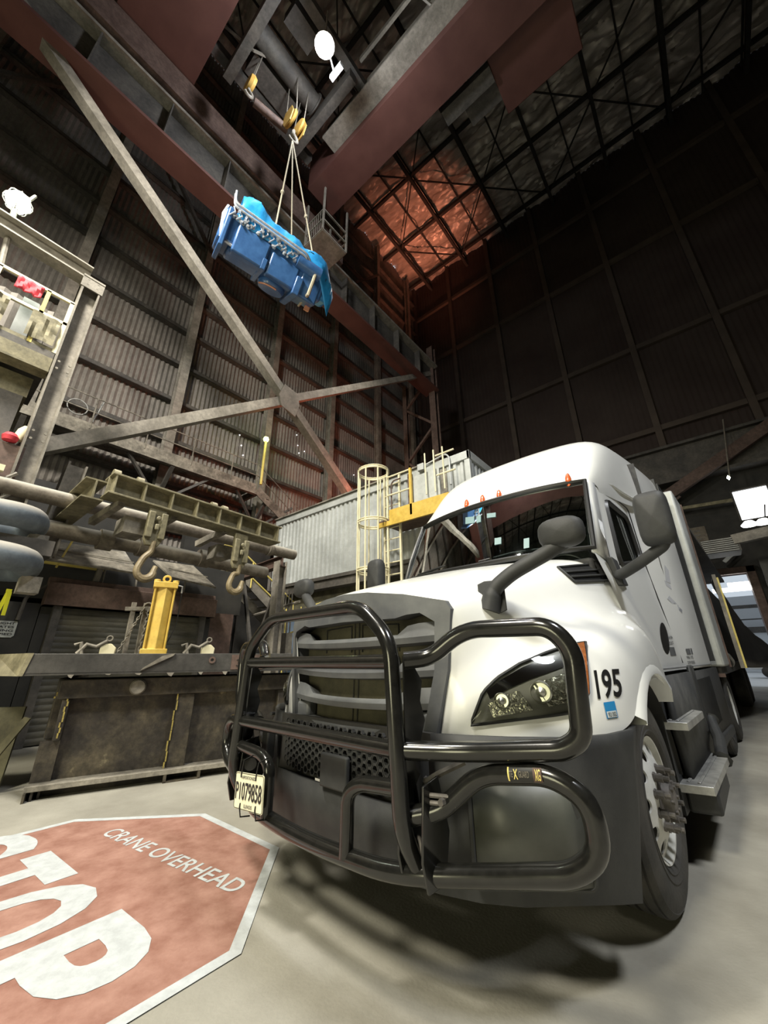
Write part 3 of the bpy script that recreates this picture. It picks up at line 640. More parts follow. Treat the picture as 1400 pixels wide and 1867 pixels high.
# --- hood intake vents
def ventq(g, q, off): quadpatch(g, q, off, 8)
V4 = [(1016,1036),(1046,1062),(1111,1059),(1107,1027)]
vt = bothsides(lambda g: quadpatch(g, [V4[1], V4[2], V4[3], V4[0]], .004, 8), 'side_vent', K['decal'], smooth=60)
def ventfr(g):
    P = []
    for a, b in zip(V4, V4[1:]+V4[:1]):
        for k in range(8): P.append(hit(hb, a[0]+(b[0]-a[0])*k/8, a[1]+(b[1]-a[1])*k/8, .010))
    g.tube(P, .010, 6, closed=True)
    for f_ in (.36, .68):
        A = [V4[0][0]*(1-f_)+V4[1][0]*f_+2, V4[0][1]*(1-f_)+V4[1][1]*f_]; B = [V4[3][0]*(1-f_)+V4[2][0]*f_, V4[3][1]*(1-f_)+V4[2][1]*f_]
        g.tube([hit(hb, A[0]+(B[0]-A[0])*k/8, A[1]+(B[1]-A[1])*k/8, .012) for k in range(9)], .010, 6)
bothsides(ventfr, 'vent_frame', K['plastic'], vt)
g = MB(); decal(g, 'CASCADIA', [(1117,1045),(1132,1044),(1132,1039.5),(1117,1040.5)], .005); g.build('chrome_lettering', K['chrome'], truck, smooth=0)
g = MB(); p = hit(hb, 892, 1069, .0); g.lathe([(0, .004), (.016, .004), (.02, 0)], p, (.1, -.3, .9), 14); g.build('washer_nozzle', K['decal'], truck)
# --- bumper
prof = [(0, -1.40), (.35, -1.39), (.62, -1.35), (.78, -1.29), (.95, -1.20), (1.10, -1.05), (1.20, -.86), (1.24, -.66), (1.22, -.50)]
def bx(i, z):
    x, y = prof[i]; t = (z-.28)/.66; k = .03*max(0, 1-t*1.6)
    x2 = x + (.06*t if i > 4 else 0) - k*(x > .9)
    rake = -.14*(1-t) if i == 8 else (-.06*(1-t) if i == 7 else 0); low = max(0, 1-(z-.28)/.3)*(.06 if i < 6 else (.03 if i == 6 else 0))
    return (x2, y + .05*(1-t)**2*.8 + (.02 if z > .85 else 0) + rake, z+low)
g = MB(); rows = [[bx(i, z) for i in range(len(prof))] for z in (.93, .88, .84, .62, .45, .34, .29, .28)]
rows.append([(p[0]*.95, p[1]+.10, p[2]+.005) for p in rows[-1]])
def skipc(i, j): return j < 2 and i in (0, 1, 2)
g.grid(rows, skip=skipc); g.mirror(); bump = g.build('bumper', K['plastic'], truck, smooth=35, weld=True, solid=.02)
g = MB()
g.tube([(1.22+.01, -.72, .85), (1.13, -1.03, .87), (.99, -1.19, .885)], .012, 6); g.mirror(); g.build('bumper_crease', K['plastic'], bump)
# fog lamp panels
def fogp(g):
    rows = []
    for z in (.76, .60, .42): rows.append([(.80, -1.292, z), (.95, -1.215, z), (1.08, -1.10, z), (1.135, -1.01, z)])
    g.grid(rows)
fg = bothsides(fogp, 'fog_lamp_panel', mat('scuffed_grey_plastic', (.055, .058, .05), (.085, .088, .075), 4, .4), bump, smooth=60, solid=.01)
def fogfr(g): g.tube(fillet([(.79, -1.30, .77), (1.145, -1.0, .77), (1.145, -1.0, .41), (.79, -1.30, .41)], .03, closed=True), .012, 6, closed=True)
bothsides(fogfr, 'panel_frame', K['plastic'], bump)
# hexagonal mesh in the middle of the bumper
g = MB(); R_ = .024
for i in range(-15, 16):
    for j in range(6):
        x = i*R_*1.5; z = .66 + j*R_*1.732 + (R_*.866 if i % 2 else 0)
        if abs(x) > .60: continue
        oc = []; ic = []
        for k in range(6): a = k*PI/3; oc.append((x+R_*math.cos(a), -1.375+.05*(x/.6)**2, z+R_*math.sin(a))); ic.append((x+R_*.74*math.cos(a), -1.375+.05*(x/.6)**2, z+R_*.74*math.sin(a)))
        ic2 = [(p[0], p[1]+.025, p[2]) for p in ic]; g.grid([oc, ic, ic2], closed=True)
g.build('hexagon_mesh', K['plastic'], bump, smooth=0)
g = MB(); g.bb((-.62, -1.33, .62), (.62, -1.3, .93)); g.build('mesh_backing', K['black'], bump)
g = MB(); g.box((.02, -1.40, .70), (.22, .03, .16)); g.box((.62, -1.42, .78), (.07, .06, .2)); g.box((-.62, -1.42, .78), (.07, .06, .2)); g.build('mesh_cover', K['plastic'], bump, bevel=.01)
g = MB()
for s_ in (-1, 1):
    g.tube(fillet([(s_*.62, -1.38, .80), (s_*.66, -1.44, .76), (s_*.72, -1.42, .80), (s_*.82, -1.36, .85)], .04), .014, 6)
    g.tube([Vector((s_*.66, -1.50, .55)) + Vector((s_*.022*math.cos(a), .0, .045*math.sin(a))) for a in [k*PI/8 for k in range(16)]], .009, 6, closed=True)
g.build('tow_shackle', K['nut'], bump)
# --- grille guard
def guard_post(s_):
    g = MB(); g.tube(fillet([(s_*.70, -1.50, .42), (s_*.705, -1.57, .60), (s_*.665, -1.57, 1.34), (s_*.45, -1.55, 1.53), (0, -1.55, 1.545)], .07), .036, 14); return g
o = MB(); o.tube(fillet([(-.755, -1.47, .46), (-.76, -1.57, .62), (-.715, -1.57, 1.33), (-.50, -1.55, 1.52), (.37, -1.55, 1.52), (.595, -1.57, 1.34), (.645, -1.57, .62), (.655, -1.47, .46)], [0, .08, .10, .10, .10, .10, .08, 0]), .0365, 16); guard2 = o
guard = guard2.build('grille_guard', K['barblack'], truck, smooth=60)
for z, yy in ((1.245, -1.56), (.895, -1.56)):
    g = MB(); g.tube([(-.73, yy, z), (.62, yy, z)], .034, 14); g.build('cross_tube', K['barblack'], guard, smooth=60)
for s_ in (1, -1):
    g = MB(); g.tube(fillet([(s_*.66, -1.55, 1.25), (s_*.75, -1.47, 1.26), (s_*.90, -1.42, 1.375), (s_*1.27, -1.38, 1.37), (s_*1.335, -1.36, 1.28), (s_*1.315, -1.36, .99), (s_*1.25, -1.37, .945), (s_*.85, -1.44, .90), (s_*.64, -1.54, .895)], [0, .07, .09, .09, .08, .08, .09, .1, 0]), .037, 16)
    if s_ < 0: g.v = [Vector((v.x*.92, v.y+.02, v.z)) for v in g.v]
    g.build('upper_loop', K['barblack'], guard, smooth=60)
g = MB(); half = [(.64, -1.52, .66), (.76, -1.46, .69), (.92, -1.41, .83), (1.19, -1.38, .865), (1.305, -1.355, .80), (1.31, -1.355, .66), (1.22, -1.37, .585), (.85, -1.43, .50), (.55, -1.53, .455), (0, -1.56, .44)]
lowp = fillet(half + [(-p[0], p[1], p[2]) for p in half[-2::-1]], [0, .06, .08, .1, .08, .08, .1, .3, .3, .3, .3, .3, .1, .08, .08, .1, .08, .06, 0]); g.tube(lowp, .037, 16); g.build('lower_loop', K['barblack'], guard, smooth=60)
for s_ in (1, -1):
    g = MB(); g.tube(fillet([(s_*.33-.03, -1.555, .45), (s_*.335-.03, -1.555, .69), (s_*.42-.03, -1.555, .74), (s_*.70-.05, -1.555, .76)], [0, .07, .05, 0]), .032, 14); g.build('light_hoop', K['barblack'], guard, smooth=60)
    g = MB()
    for xx in (.655, .775):
        prof2 = [(-1.53, .44), (-1.56, .54), (-1.54, .78), (-1.44, .80), (-1.38, .60), (-1.42, .44)]
        g.prism([(s_*xx-.05, a, b) for a, b in prof2], (s_*.012, 0, 0))
    g.build('mounting_plate', K['barblack'], guard, bevel=.003)
    g = MB(); g.prism([(s_*.70-.05, -1.55, .70), (s_*.70-.05, -1.46, .80), (s_*.70-.05, -1.45, .92), (s_*.71-.05, -1.425, 1.0), (s_*.71-.05, -1.455, 1.08), (s_*.705-.05, -1.43, 1.16), (s_*.70-.05, -1.49, 1.24), (s_*.70-.05, -1.55, 1.27)], (s_*.008, 0, 0)); g.build('gusset_plate', K['barblack'], guard)
    g = MB()
    for z in (.72, .745): g.tube([(s_*.735, -1.50, z), (s_*.83, -1.46, z)], .009, 8)
    g.lathe([(0, 0), (.014, 0), (.014, .02), (0, .02)], (s_*.80, -1.50, .735), (0, -1, 0), 6); g.build('latch_bolt', K['nut'], guard)
# guard sticker on the lower loop, wrapped round the tube
pa = Vector((.98, -1.402, .84)); pb = Vector((1.205, -1.381, .863)); dn_ = (pb-pa).normalized(); vv = Vector((-.05, -1, .12)); vv = (vv - dn_*vv.dot(dn_)).normalized(); ww = dn_.cross(vv); ww = ww if ww.z > 0 else -ww
def wrap(u, a, off=.0385): c = pa.lerp(pb, u); return c + (vv*math.cos(a) + ww*math.sin(a))*off
def wrapq(g, u0, u1, mi, off): g.grid([[wrap(u0+(u1-u0)*i/8, -.55+1.2*j/6, off) for i in range(9)] for j in range(7)], mi)
def wraptext(g, txt, u0, u1, a0, a1, mi, off=.0402):
    vs, fs = textmesh(txt); g.add([wrap(u0+(u1-u0)*v.x, a0+(a1-a0)*v.y, off) for v in vs], fs, mi)
pa2 = lowp
g = MB(); wrapq(g, .30, .86, 0, .0382); wrapq(g, .72, .86, 1, .0388); wrapq(g, .30, .325, 2, .0388); wraptext(g, 'TE', .33, .39, -.2, .3, 3); wraptext(g, 'X', .40, .47, -.35, .45, 2); wraptext(g, 'GUARD', .49, .66, -.2, .3, 3); wraptext(g, 'XG', .75, .84, -.4, .5, 2)
g.build('guard_sticker', [K['decal'], K['redbrown'], K['yrail'], K['dust']], guard, smooth=60)
# license plate, hung low on the left of the guard
P0 = Vector((-.585, -1.63, .475)); PU = Vector((.31, .0, .025)); PV = Vector((-.01, -.0, .175)); PN = Vector((0, -1, 0))
def pp(u, v, o=0): return P0 + PU*u + PV*v + PN*o
g = MB(); cr = .06; out = []
for (cx_, cy_, a0) in ((1-.05, 1-.09, 0), (.05, 1-.09, PI/2), (.05, .09, PI), (1-.05, .09, 1.5*PI)):
    for k in range(5): a = a0+k*PI/8; out.append(pp(cx_+.05*math.cos(a), cy_+.09*math.sin(a)))
g.prism(out, PN*.004, 0)
def ptext(t, u0, u1, v0, v1): vs, fs = textmesh(t); g.add([pp(u0+(u1-u0)*v.x, v0+(v1-v0)*v.y, .007) for v in vs], fs, 1)
ptext('P1079858', .05, .95, .26, .74); ptext('APPORTIONED', .25, .72, .83, .92); ptext('ILLINOIS', .38, .66, .07, .17)
rim_ = [pp(cx_+.035*math.cos(a), cy_+.07*math.sin(a), .005) for (cx_, cy_, a0) in ((.95, .91, 0), (.05, .91, PI/2), (.05, .09, PI), (.95, .09, 1.5*PI)) for a in (a0, a0+PI/4, a0+PI/2)]
g.tube(rim_, .0015, 4, closed=True, mi=1)
pl_ = g.build('license_plate', [K['plate'], K['decal']], guard, smooth=0); pl_['label'] = 'cream Illinois apportioned license plate P1079858'
g = MB()
for u, v in ((.22, .93), (.74, .9), (.25, .06), (.78, .08)):
    c0 = pp(u, v, .0); e_ = .08 if v > .5 else -.05; g.tube([c0+Vector((0, .06, e_*1.1)), c0+Vector((.004, .0, e_*.9)), c0+Vector((0, -.008, 0)), c0+Vector((0, -.006, -.012 if v > .5 else .02))], .004, 5)
g.build('zip_tie', K['decal'], guard)
# --- cab and sleeper
g = MB()
R0 = [[(0,.68,2.86),(0,.80,3.02),(0,1.08,3.42),(0,1.55,3.78),(0,2.1,3.92),(0,3.2,4.0),(0,3.98,4.04)],
 [(.53,.70,2.86),(.53,.84,3.02),(.53,1.12,3.42),(.53,1.58,3.78),(.5,2.12,3.91),(.55,3.2,3.99),(.55,3.98,4.03)],
 [(.87,.76,2.87),(.89,.92,3.04),(.92,1.20,3.42),(.95,1.64,3.76),(.88,2.15,3.85),(.98,3.2,3.95),(1.0,3.98,4.0)],
 [(1.01,.85,2.88),(1.03,1.02,3.04),(1.06,1.32,3.3),(1.08,1.72,3.60),(1.10,2.2,3.75),(1.15,3.2,3.86),(1.18,3.98,3.92)],
 [(1.03,.98,2.86),(1.06,1.18,2.97),(1.09,1.48,3.14),(1.11,1.85,3.33),(1.12,2.25,3.48),(1.20,3.2,3.64),(1.23,3.98,3.7)],
 [(1.04,1.06,2.84),(1.07,1.28,2.9),(1.08,1.6,2.96),(1.11,1.95,3.05),(1.15,2.3,3.12),(1.23,3.2,3.2),(1.24,3.98,3.2)],
 [(1.03,1.03,2.78),(1.055,1.28,2.82),(1.065,1.6,2.86),(1.095,1.95,2.90),(1.14,2.3,2.95),(1.235,3.2,3.0),(1.245,3.98,3.0)]]
g.grid(R0); g.mirror(); roof = g.build('roof_fairing', K['white'], truck, subsurf=2, weld=True); rb = bvh_of(roof)
SD = [  # bottom -> top rows, front -> rear columns
 [(1.17,.5,1.14),(1.18,.85,1.14),(1.185,1.05,1.14),(1.19,1.9,1.14),(1.20,2.15,1.14),(1.24,2.5,1.14),(1.25,3.95,1.14)],
 [(1.165,.5,1.35),(1.17,.85,1.35),(1.18,1.05,1.35),(1.19,1.9,1.35),(1.20,2.15,1.35),(1.245,2.5,1.35),(1.25,3.95,1.35)],
 [(1.09,.48,1.80),(1.12,.82,1.80),(1.125,1.03,1.80),(1.13,2.0,1.84),(1.13,2.2,1.84),(1.24,2.55,1.84),(1.25,3.95,1.84)],
 [(1.02,.46,2.09),(1.06,.85,2.04),(1.07,1.02,2.04),(1.08,2.02,2.24),(1.10,2.2,2.24),(1.235,2.6,2.24),(1.25,3.95,2.24)],
 [(1.0,.86,2.86),(1.03,1.02,2.82),(1.045,1.16,2.74),(1.05,2.0,2.76),(1.08,2.22,2.76),(1.23,2.6,2.8),(1.245,3.95,2.8)],
 [(1.0,.96,2.90),(1.03,1.08,2.90),(1.05,1.25,2.90),(1.07,2.0,2.95),(1.10,2.25,3.0),(1.23,2.6,3.1),(1.245,3.95,3.2)]]
for s_ in (1, -1):
    g = MB(); g.grid(SD, skip=lambda i, j: i == 3 and j == 2)
    if s_ < 0: g.v = [Vector((-v.x, v.y, v.z)) for v in g.v]
    o = g.build('cab_side', K['white'], truck, smooth=40, weld=True, bevel=0)
    if s_ > 0: cs = o; cb = bvh_of(o)
def dwin(g): g.add([SD[3][2], SD[3][3], SD[4][3], SD[4][2]], [(0,1,2,3)]); g.v = [v+Vector((-.01, 0, 0)) for v in g.v]
dw = bothsides(dwin, 'side_window', K['glass'])
bothsides(lambda g: g.tube(fillet([Vector(SD[3][2])+Vector((.005,0,0)), SD[3][3], SD[4][3], SD[4][2]], .12, closed=True), .028, 6, closed=True), 'window_seal', K['decal'], dw)
# door shut lines, fuel-door, badges
def doorline(g): g.tube(fillet([(1.175,.80,1.2), (1.13,.74,1.62), (1.075,.70,2.0), (1.008,.98,2.80), (1.045,1.22,2.88), (1.08,2.05,2.88), (1.10,2.12,2.2), (1.20,2.10,1.2)], .08), .006, 5)
bothsides(doorline, 'door_seam', K['decal'])
bothsides(lambda g: g.tube([(1.20+.012,.9,1.165), (1.25+.006,2.6,1.165), (1.256,3.93,1.165)], .006, 5), 'lower_seam', K['grillep'])
def cab_ellipse(px, py, rx, ry, name, m, lean=0):
    g = MB(); rows = []
    for r in (.001, .5, 1): rows.append([hit(cb, px+rx*r*math.cos(a)+lean*r*math.sin(a), py+ry*r*math.sin(a), .004) or Vector((1.2, 1, 1.4)) for a in [k*PI/12 for k in range(24)]])
    g.grid(rows, closed=True); return g.build(name, m, truck, smooth=0)
cab_ellipse(1211, 1164, 7, 29, 'door_handle_recess', K['decal'], 5)
cab_ellipse(1185, 1186, 4, 13, 'side_marker', K['grillep'], 2)
g = MB(); quadpatch(g, [(1222,1196),(1232,1195),(1228,1180),(1219,1180)], .004, 2, b=cb); o = g.build('door_decal', K['grillep'], truck, smooth=0)
g = MB(); decal(g, 'USDOT', [(1219,1176),(1228,1175),(1226,1169),(1217,1170)], b=cb); decal(g, '264184', [(1217,1166),(1226,1165),(1224,1159),(1215,1160)], b=cb); decal(g, 'GVW 80000', [(1254,1211),(1267,1210),(1265,1204),(1252,1205)], b=cb); decal(g, 'VIN 195', [(1252,1202),(1264,1201),(1262,1195),(1250,1196)], b=cb); quadpatch(g, [(1252,1194),(1263,1193),(1260,1182),(1249,1183)], .004, 2, b=cb); g.build('door_lettering', K['grillep'], truck, smooth=0)
g = MB()
for q in ([(1214,1068),(1224,1075),(1221,1066),(1210,1058)], [(1216,1092),(1236,1112),(1236,1104),(1219,1086)], [(1226,1104),(1243,1118),(1243,1112),(1228,1098)], [(1213,1060),(1222,1064),(1218,1040),(1211,1030)]): quadpatch(g, q, .004, 3, b=cb)
g.build('side_emblem', mat('grey_emblem', (.36, .37, .40), None, rough=.4), truck, smooth=0)
# back wall, floor and roof liner of the cab
g = MB(); g.bb((-1.22, 3.93, 1.12), (1.22, 3.97, 3.88)); g.bb((-1.15, .75, 1.1), (1.15, 4.2, 1.16)); g.build('cab_shell', K['plastic'], truck)
g = MB(); g.bb((-1.245, 3.96, 1.2), (-1.2, 4.72, 3.8)); g.bb((1.2, 3.96, 1.2), (1.245, 4.72, 3.8)); g.build('extender_and_gap_shade', K['plastic'], truck)  # side extenders, lengthened as a dark strip for the shaded gap behind
# windshield
WS = []
for i in range(13):
    a = i/6-1; xb = a*1.03; yb = .28+.20*abs(a)**2.2; zb = 2.09+.02*abs(a); xt = a*.985; yt = .69+.14*abs(a)**2.2; zt = 2.875-.02*a*a
    WS.append([(xb+(xt-xb)*t, yb+(yt-yb)*t-.02*4*t*(1-t)*.5, zb+(zt-zb)*t) for t in (0, .33, .66, 1)])
g = MB(); g.grid(WS); ws = g.build('windshield', K['glass'], truck, smooth=60); wsb = bvh_of(ws)
bord = [w[0] for w in WS] + [WS[-1][1], WS[-1][2]] + [w[3] for w in reversed(WS)] + [WS[0][2], WS[0][1]]
g = MB(); g.tube([Vector(b)+Vector((0, -.012, 0)) for b in bord], .024, 8, closed=True); g.build('windshield_seal', K['decal'], ws)
g = MB(); 
for s_ in (1, -1): g.grid([[(s_*1.03, .47, 2.08), (s_*1.05, .57, 2.06), (s_*1.07, .70, 2.02)], [(s_*1.01, .65, 2.47), (s_*1.035, .74, 2.47), (s_*1.05, .85, 2.46)], [(s_*.985, .83, 2.86), (s_*1.01, .88, 2.88), (s_*1.03, .98, 2.87)]])
g.build('windshield_pillar', K['white'], truck, smooth=50, solid=.03)
g = MB()
for p0, p1, px_ in (((-.75, .36, 2.13), (-.1, .36, 2.17), 0), ((.05, .30, 2.13), (.7, .44, 2.17), 0)): g.tube([p0, ((Vector(p0)+Vector(p1))/2)+Vector((0, -.02, .015)), p1], .01, 6)
g.build('wiper', K['decal'], ws)
g = MB()
for (px, py, w, h_) in ((857,950,16,12), (873,948,8,12), (896,941,16,8), (960,992,10,18), (908,988,12,12)): quadpatch(g, [(px-w/2,py+h_/2),(px+w/2,py+h_/2-2),(px+w/2,py-h_/2-2),(px-w/2,py-h_/2)], -.012 if False else .006, 2, b=wsb)
g.build('windshield_sticker', mat('pale_blue_sticker', (.16, .25, .26), None, rough=.5), ws, smooth=0)
# interior
def trim(g):
    g.grid([[Vector(p)+Vector((-.045, .03, 0)) for p in r[:6]] for r in SD[2:]], skip=lambda i, j: i == 1 and j == 2)
    g.grid([[(.99, .50, 2.08), (1.0, .72, 2.02)], [(.97, .68, 2.47), (.985, .87, 2.46)], [(.945, .86, 2.84), (.965, 1.0, 2.85)]])
bothsides(trim, 'door_trim', K['seat'], smooth=0)
g = MB(); g.grid([[(x, .80+.12*abs(x)**2, 2.83), (x, 1.6, 2.9), (x, 3.9, 2.95)] for x in (-1.0, -.5, 0, .5, 1.0)]); g.build('headliner', K['seat'], truck)
g = MB(); g.prism([(-1.0, .55, 1.7), (-1.0, .45, 2.03), (-1.0, .80, 2.08), (-1.0, 1.05, 1.98), (-1.0, 1.1, 1.6)], (2.0, 0, 0)); g.build('dashboard', K['seat'], truck, bevel=.03)
for x in (-.55, .55):
    g = MB(); g.box((x, 1.75, 1.75), (.5, .5, .18)); g.box((x, 1.98, 2.15), (.48, .14, .75), Matrix.Rotation(-.15, 3, 'X')); g.box((x, 2.05, 2.58), (.28, .1, .18)); g.build('cab_seat', K['seat'], truck, bevel=.05)
g = MB(); g.tube([Vector((.55, 1.22, 2.05)) + Vector((.23*math.cos(a), .1*math.sin(a)*-1, .2*math.sin(a))) for a in [k*PI/16 for k in range(32)]], .016, 8, closed=True); g.tube([(.55, 1.22, 2.05), (.55, 1.0, 1.9)], .03, 8); g.tube([(.33, 1.22, 2.05), (.77, 1.22, 2.05)], .015, 6); g.build('steering_wheel', K['decal'], truck)
g = MB(); rows = [[(-1.2+k*.06, 2.45+.03*math.sin(k*2.1), z) for k in range(41)] for z in (1.2, 3.6)]; g.grid(rows); g.build('sleeper_curtain', K['seat'], truck, smooth=60)
# marker lights
for (px, py) in ((851,922),(880,914),(910,905),(1036,876),(770,952)):
    p = hit(rb, px, py, .0)
    if p is None: continue
    g = MB(); g.lathe([(0, .03), (.014, .028), (.022, .018), (.026, 0)], (0, 0, 0), (0, -.75, .35), 14); g.v = [Vector((v.x, v.y, v.z*2.0 if False else v.z)) for v in g.v]
    g.v = [p + Vector((v.x*1.1, v.y+v.z*.5, v.z*3.0)) for v in g.v]; g.build('marker_light', K['amber'], truck)
# roof gutter line at the cap joint
g = MB(); g.tube([Vector(p)+Vector((.012, -.004, 0)) for p in [(.98,1.08,2.87),(1.03,1.24,2.955),(1.065,1.5,3.0),(1.09,1.75,3.0),(1.12,2.1,3.02),(1.17,2.4,3.08)]], .012, 6); g.mirror(); g.build('roof_gutter', K['white'], truck)
# --- mirrors
def hoodmir(g):
    c = Vector((1.20, -.82, 1.90)); 
    rows = []
    for k in range(9):
        a = k/8; th = PI*a; rr = math.sin(th)**.45; rows.append([c + Vector((.125*rr*abs(math.cos(t))**.7*(1 if math.cos(t) > 0 else -1), -.06*math.cos(th)+.0, .088*rr*abs(math.sin(t))**.7*(1 if math.sin(t) > 0 else -1))) for t in [j*PI/10 for j in range(20)]])
    g.grid(rows, closed=True)
hm = bothsides(hoodmir, 'hood_mirror', K['plastic'], smooth=70)
def hoodarm(g):
    q = [Vector((.80, -.98, 1.50)), Vector((.83, -.96, 1.62)), Vector((.93, -.92, 1.70)), Vector((1.12, -.84, 1.80)), Vector((1.24, -.78, 1.88)), Vector((1.28, -.77, 1.94))]
    g.tube(fillet(q, .05), [.060]+[.052]*2+[.043]*(len(fillet(q, .05))-3), 10)
bothsides(hoodarm, 'mirror_arm', K['plastic'], hm, smooth=60)
bothsides(lambda g: g.prism([(.745, -.995, 1.655), (.75, -1.0, 1.50), (.86, -.96, 1.48), (.85, -.94, 1.60), (.82, -.94, 1.66)], (.03, .03, .02)), 'mirror_base', K['plastic'], hm, bevel=.01)
def doormir(g):
    c = Vector((1.485, .45, 2.24)); rows = []
    for k in range(9):
        th = PI*k/8; rr = math.sin(th)**.35
        rows.append([c + Vector((.115*rr*abs(math.cos(t))**.45*(1 if math.cos(t) > 0 else -1), -.085*math.cos(th), .215*rr*abs(math.sin(t))**.4*(1 if math.sin(t) > 0 else -1))) for t in [j*PI/12 for j in range(24)]])
    g.grid(rows, closed=True)
dm = bothsides(doormir, 'door_mirror', K['plastic'], smooth=60)
bothsides(lambda g: g.tube(fillet([(1.07, .74, 1.93), (1.14, .62, 1.88), (1.30, .52, 1.93), (1.50, .47, 2.03), (1.52, .46, 2.1)], .05), .042, 10), 'mirror_arm', K['plastic'], dm, smooth=60)
bothsides(lambda g: g.prism([(1.065, .60, 2.04), (1.06, .78, 2.04), (1.09, .84, 1.82), (1.10, .64, 1.80)], (.05, 0, 0)), 'mirror_base', K['plastic'], dm, bevel=.01)
# --- side skirts, tanks, steps
g = MB()
for s_ in (1,):
    g.add([(1.22,.78,1.12),(1.22,4.4,1.12),(1.22,4.4,.40),(1.22,3.2,.34),(1.22,.86,.30),(1.22,.70,.75)], [(0,1,2,3,4,5)])
g.mirror(); g.build('side_skirt', K['plastic'], truck, solid=.04)
g = MB(); g.prism([(1.20,.62,.28),(1.20,.80,.28),(1.20,.80,1.05),(1.20,.70,1.14),(1.20,.56,1.10)], (-.45, 0, 0)); g.mirror(); g.build('mud_flap', K['plastic'], truck)
g = MB(); g.bb((1.21, 2.2, .55), (1.26, 3.4, 1.06)); g.bb((1.23, 1.98, .6), (1.27, 2.06, 1.18)); g.bb((1.23, 2.12, .6), (1.27, 2.18, 1.18)); g.bb((.2, 1.0, .35), (1.15, 4.2, 1.0)); g.mirror(); g.build('skirt_panel', K['plastic'], truck, bevel=.02)
def step(z, x1, y0, y1):
    def mk(g):
        g.prism([(1.12, y0, z), (x1, y0+.06, z), (x1, y1-.15, z), (1.2, y1, z), (1.12, y1, z)], (0, 0, -.05))
        for k in range(3): g.bb((1.17+k*(x1-1.2)/3, y0+.1, z), (1.19+k*(x1-1.2)/3, y1-.15, z+.008))
    return mk
bothsides(step(.83, 1.33, .58, 1.62), 'cab_step', K['alu'], bevel=.008); bothsides(step(.46, 1.38, .60, 1.95), 'cab_step', K['alu'], bevel=.01)
bothsides(lambda g: (g.prism([(1.2, .74, .41), (1.38, .78, .41), (1.36, 1.6, .41), (1.2, 1.7, .41)], (0, 0, -.14)), g.tube([(1.34, 1.75, .44), (1.33, 2.0, .55), (1.27, 2.3, .68)], .05, 8), g.beam((1.25, 2.3, .45), (1.25, 4.1, .40), .08, .1)), 'step_housing', K['plastic'], bevel=.02)
# --- chassis
g = MB(); g.bb((-.45, -1.0, .6), (-.35, 8.5, .9)); g.bb((.35, -1.0, .6), (.45, 8.5, .9)); g.tube([(-1.0, 0, .52), (1.0, 0, .52)], .06, 10); g.tube([(-.9, 4.75, .52), (.9, 4.75, .52)], .12, 10); g.bb((-.6, 4.3, 1.0), (.6, 5.6, 1.1)); g.build('chassis_frame', K['black'], truck)
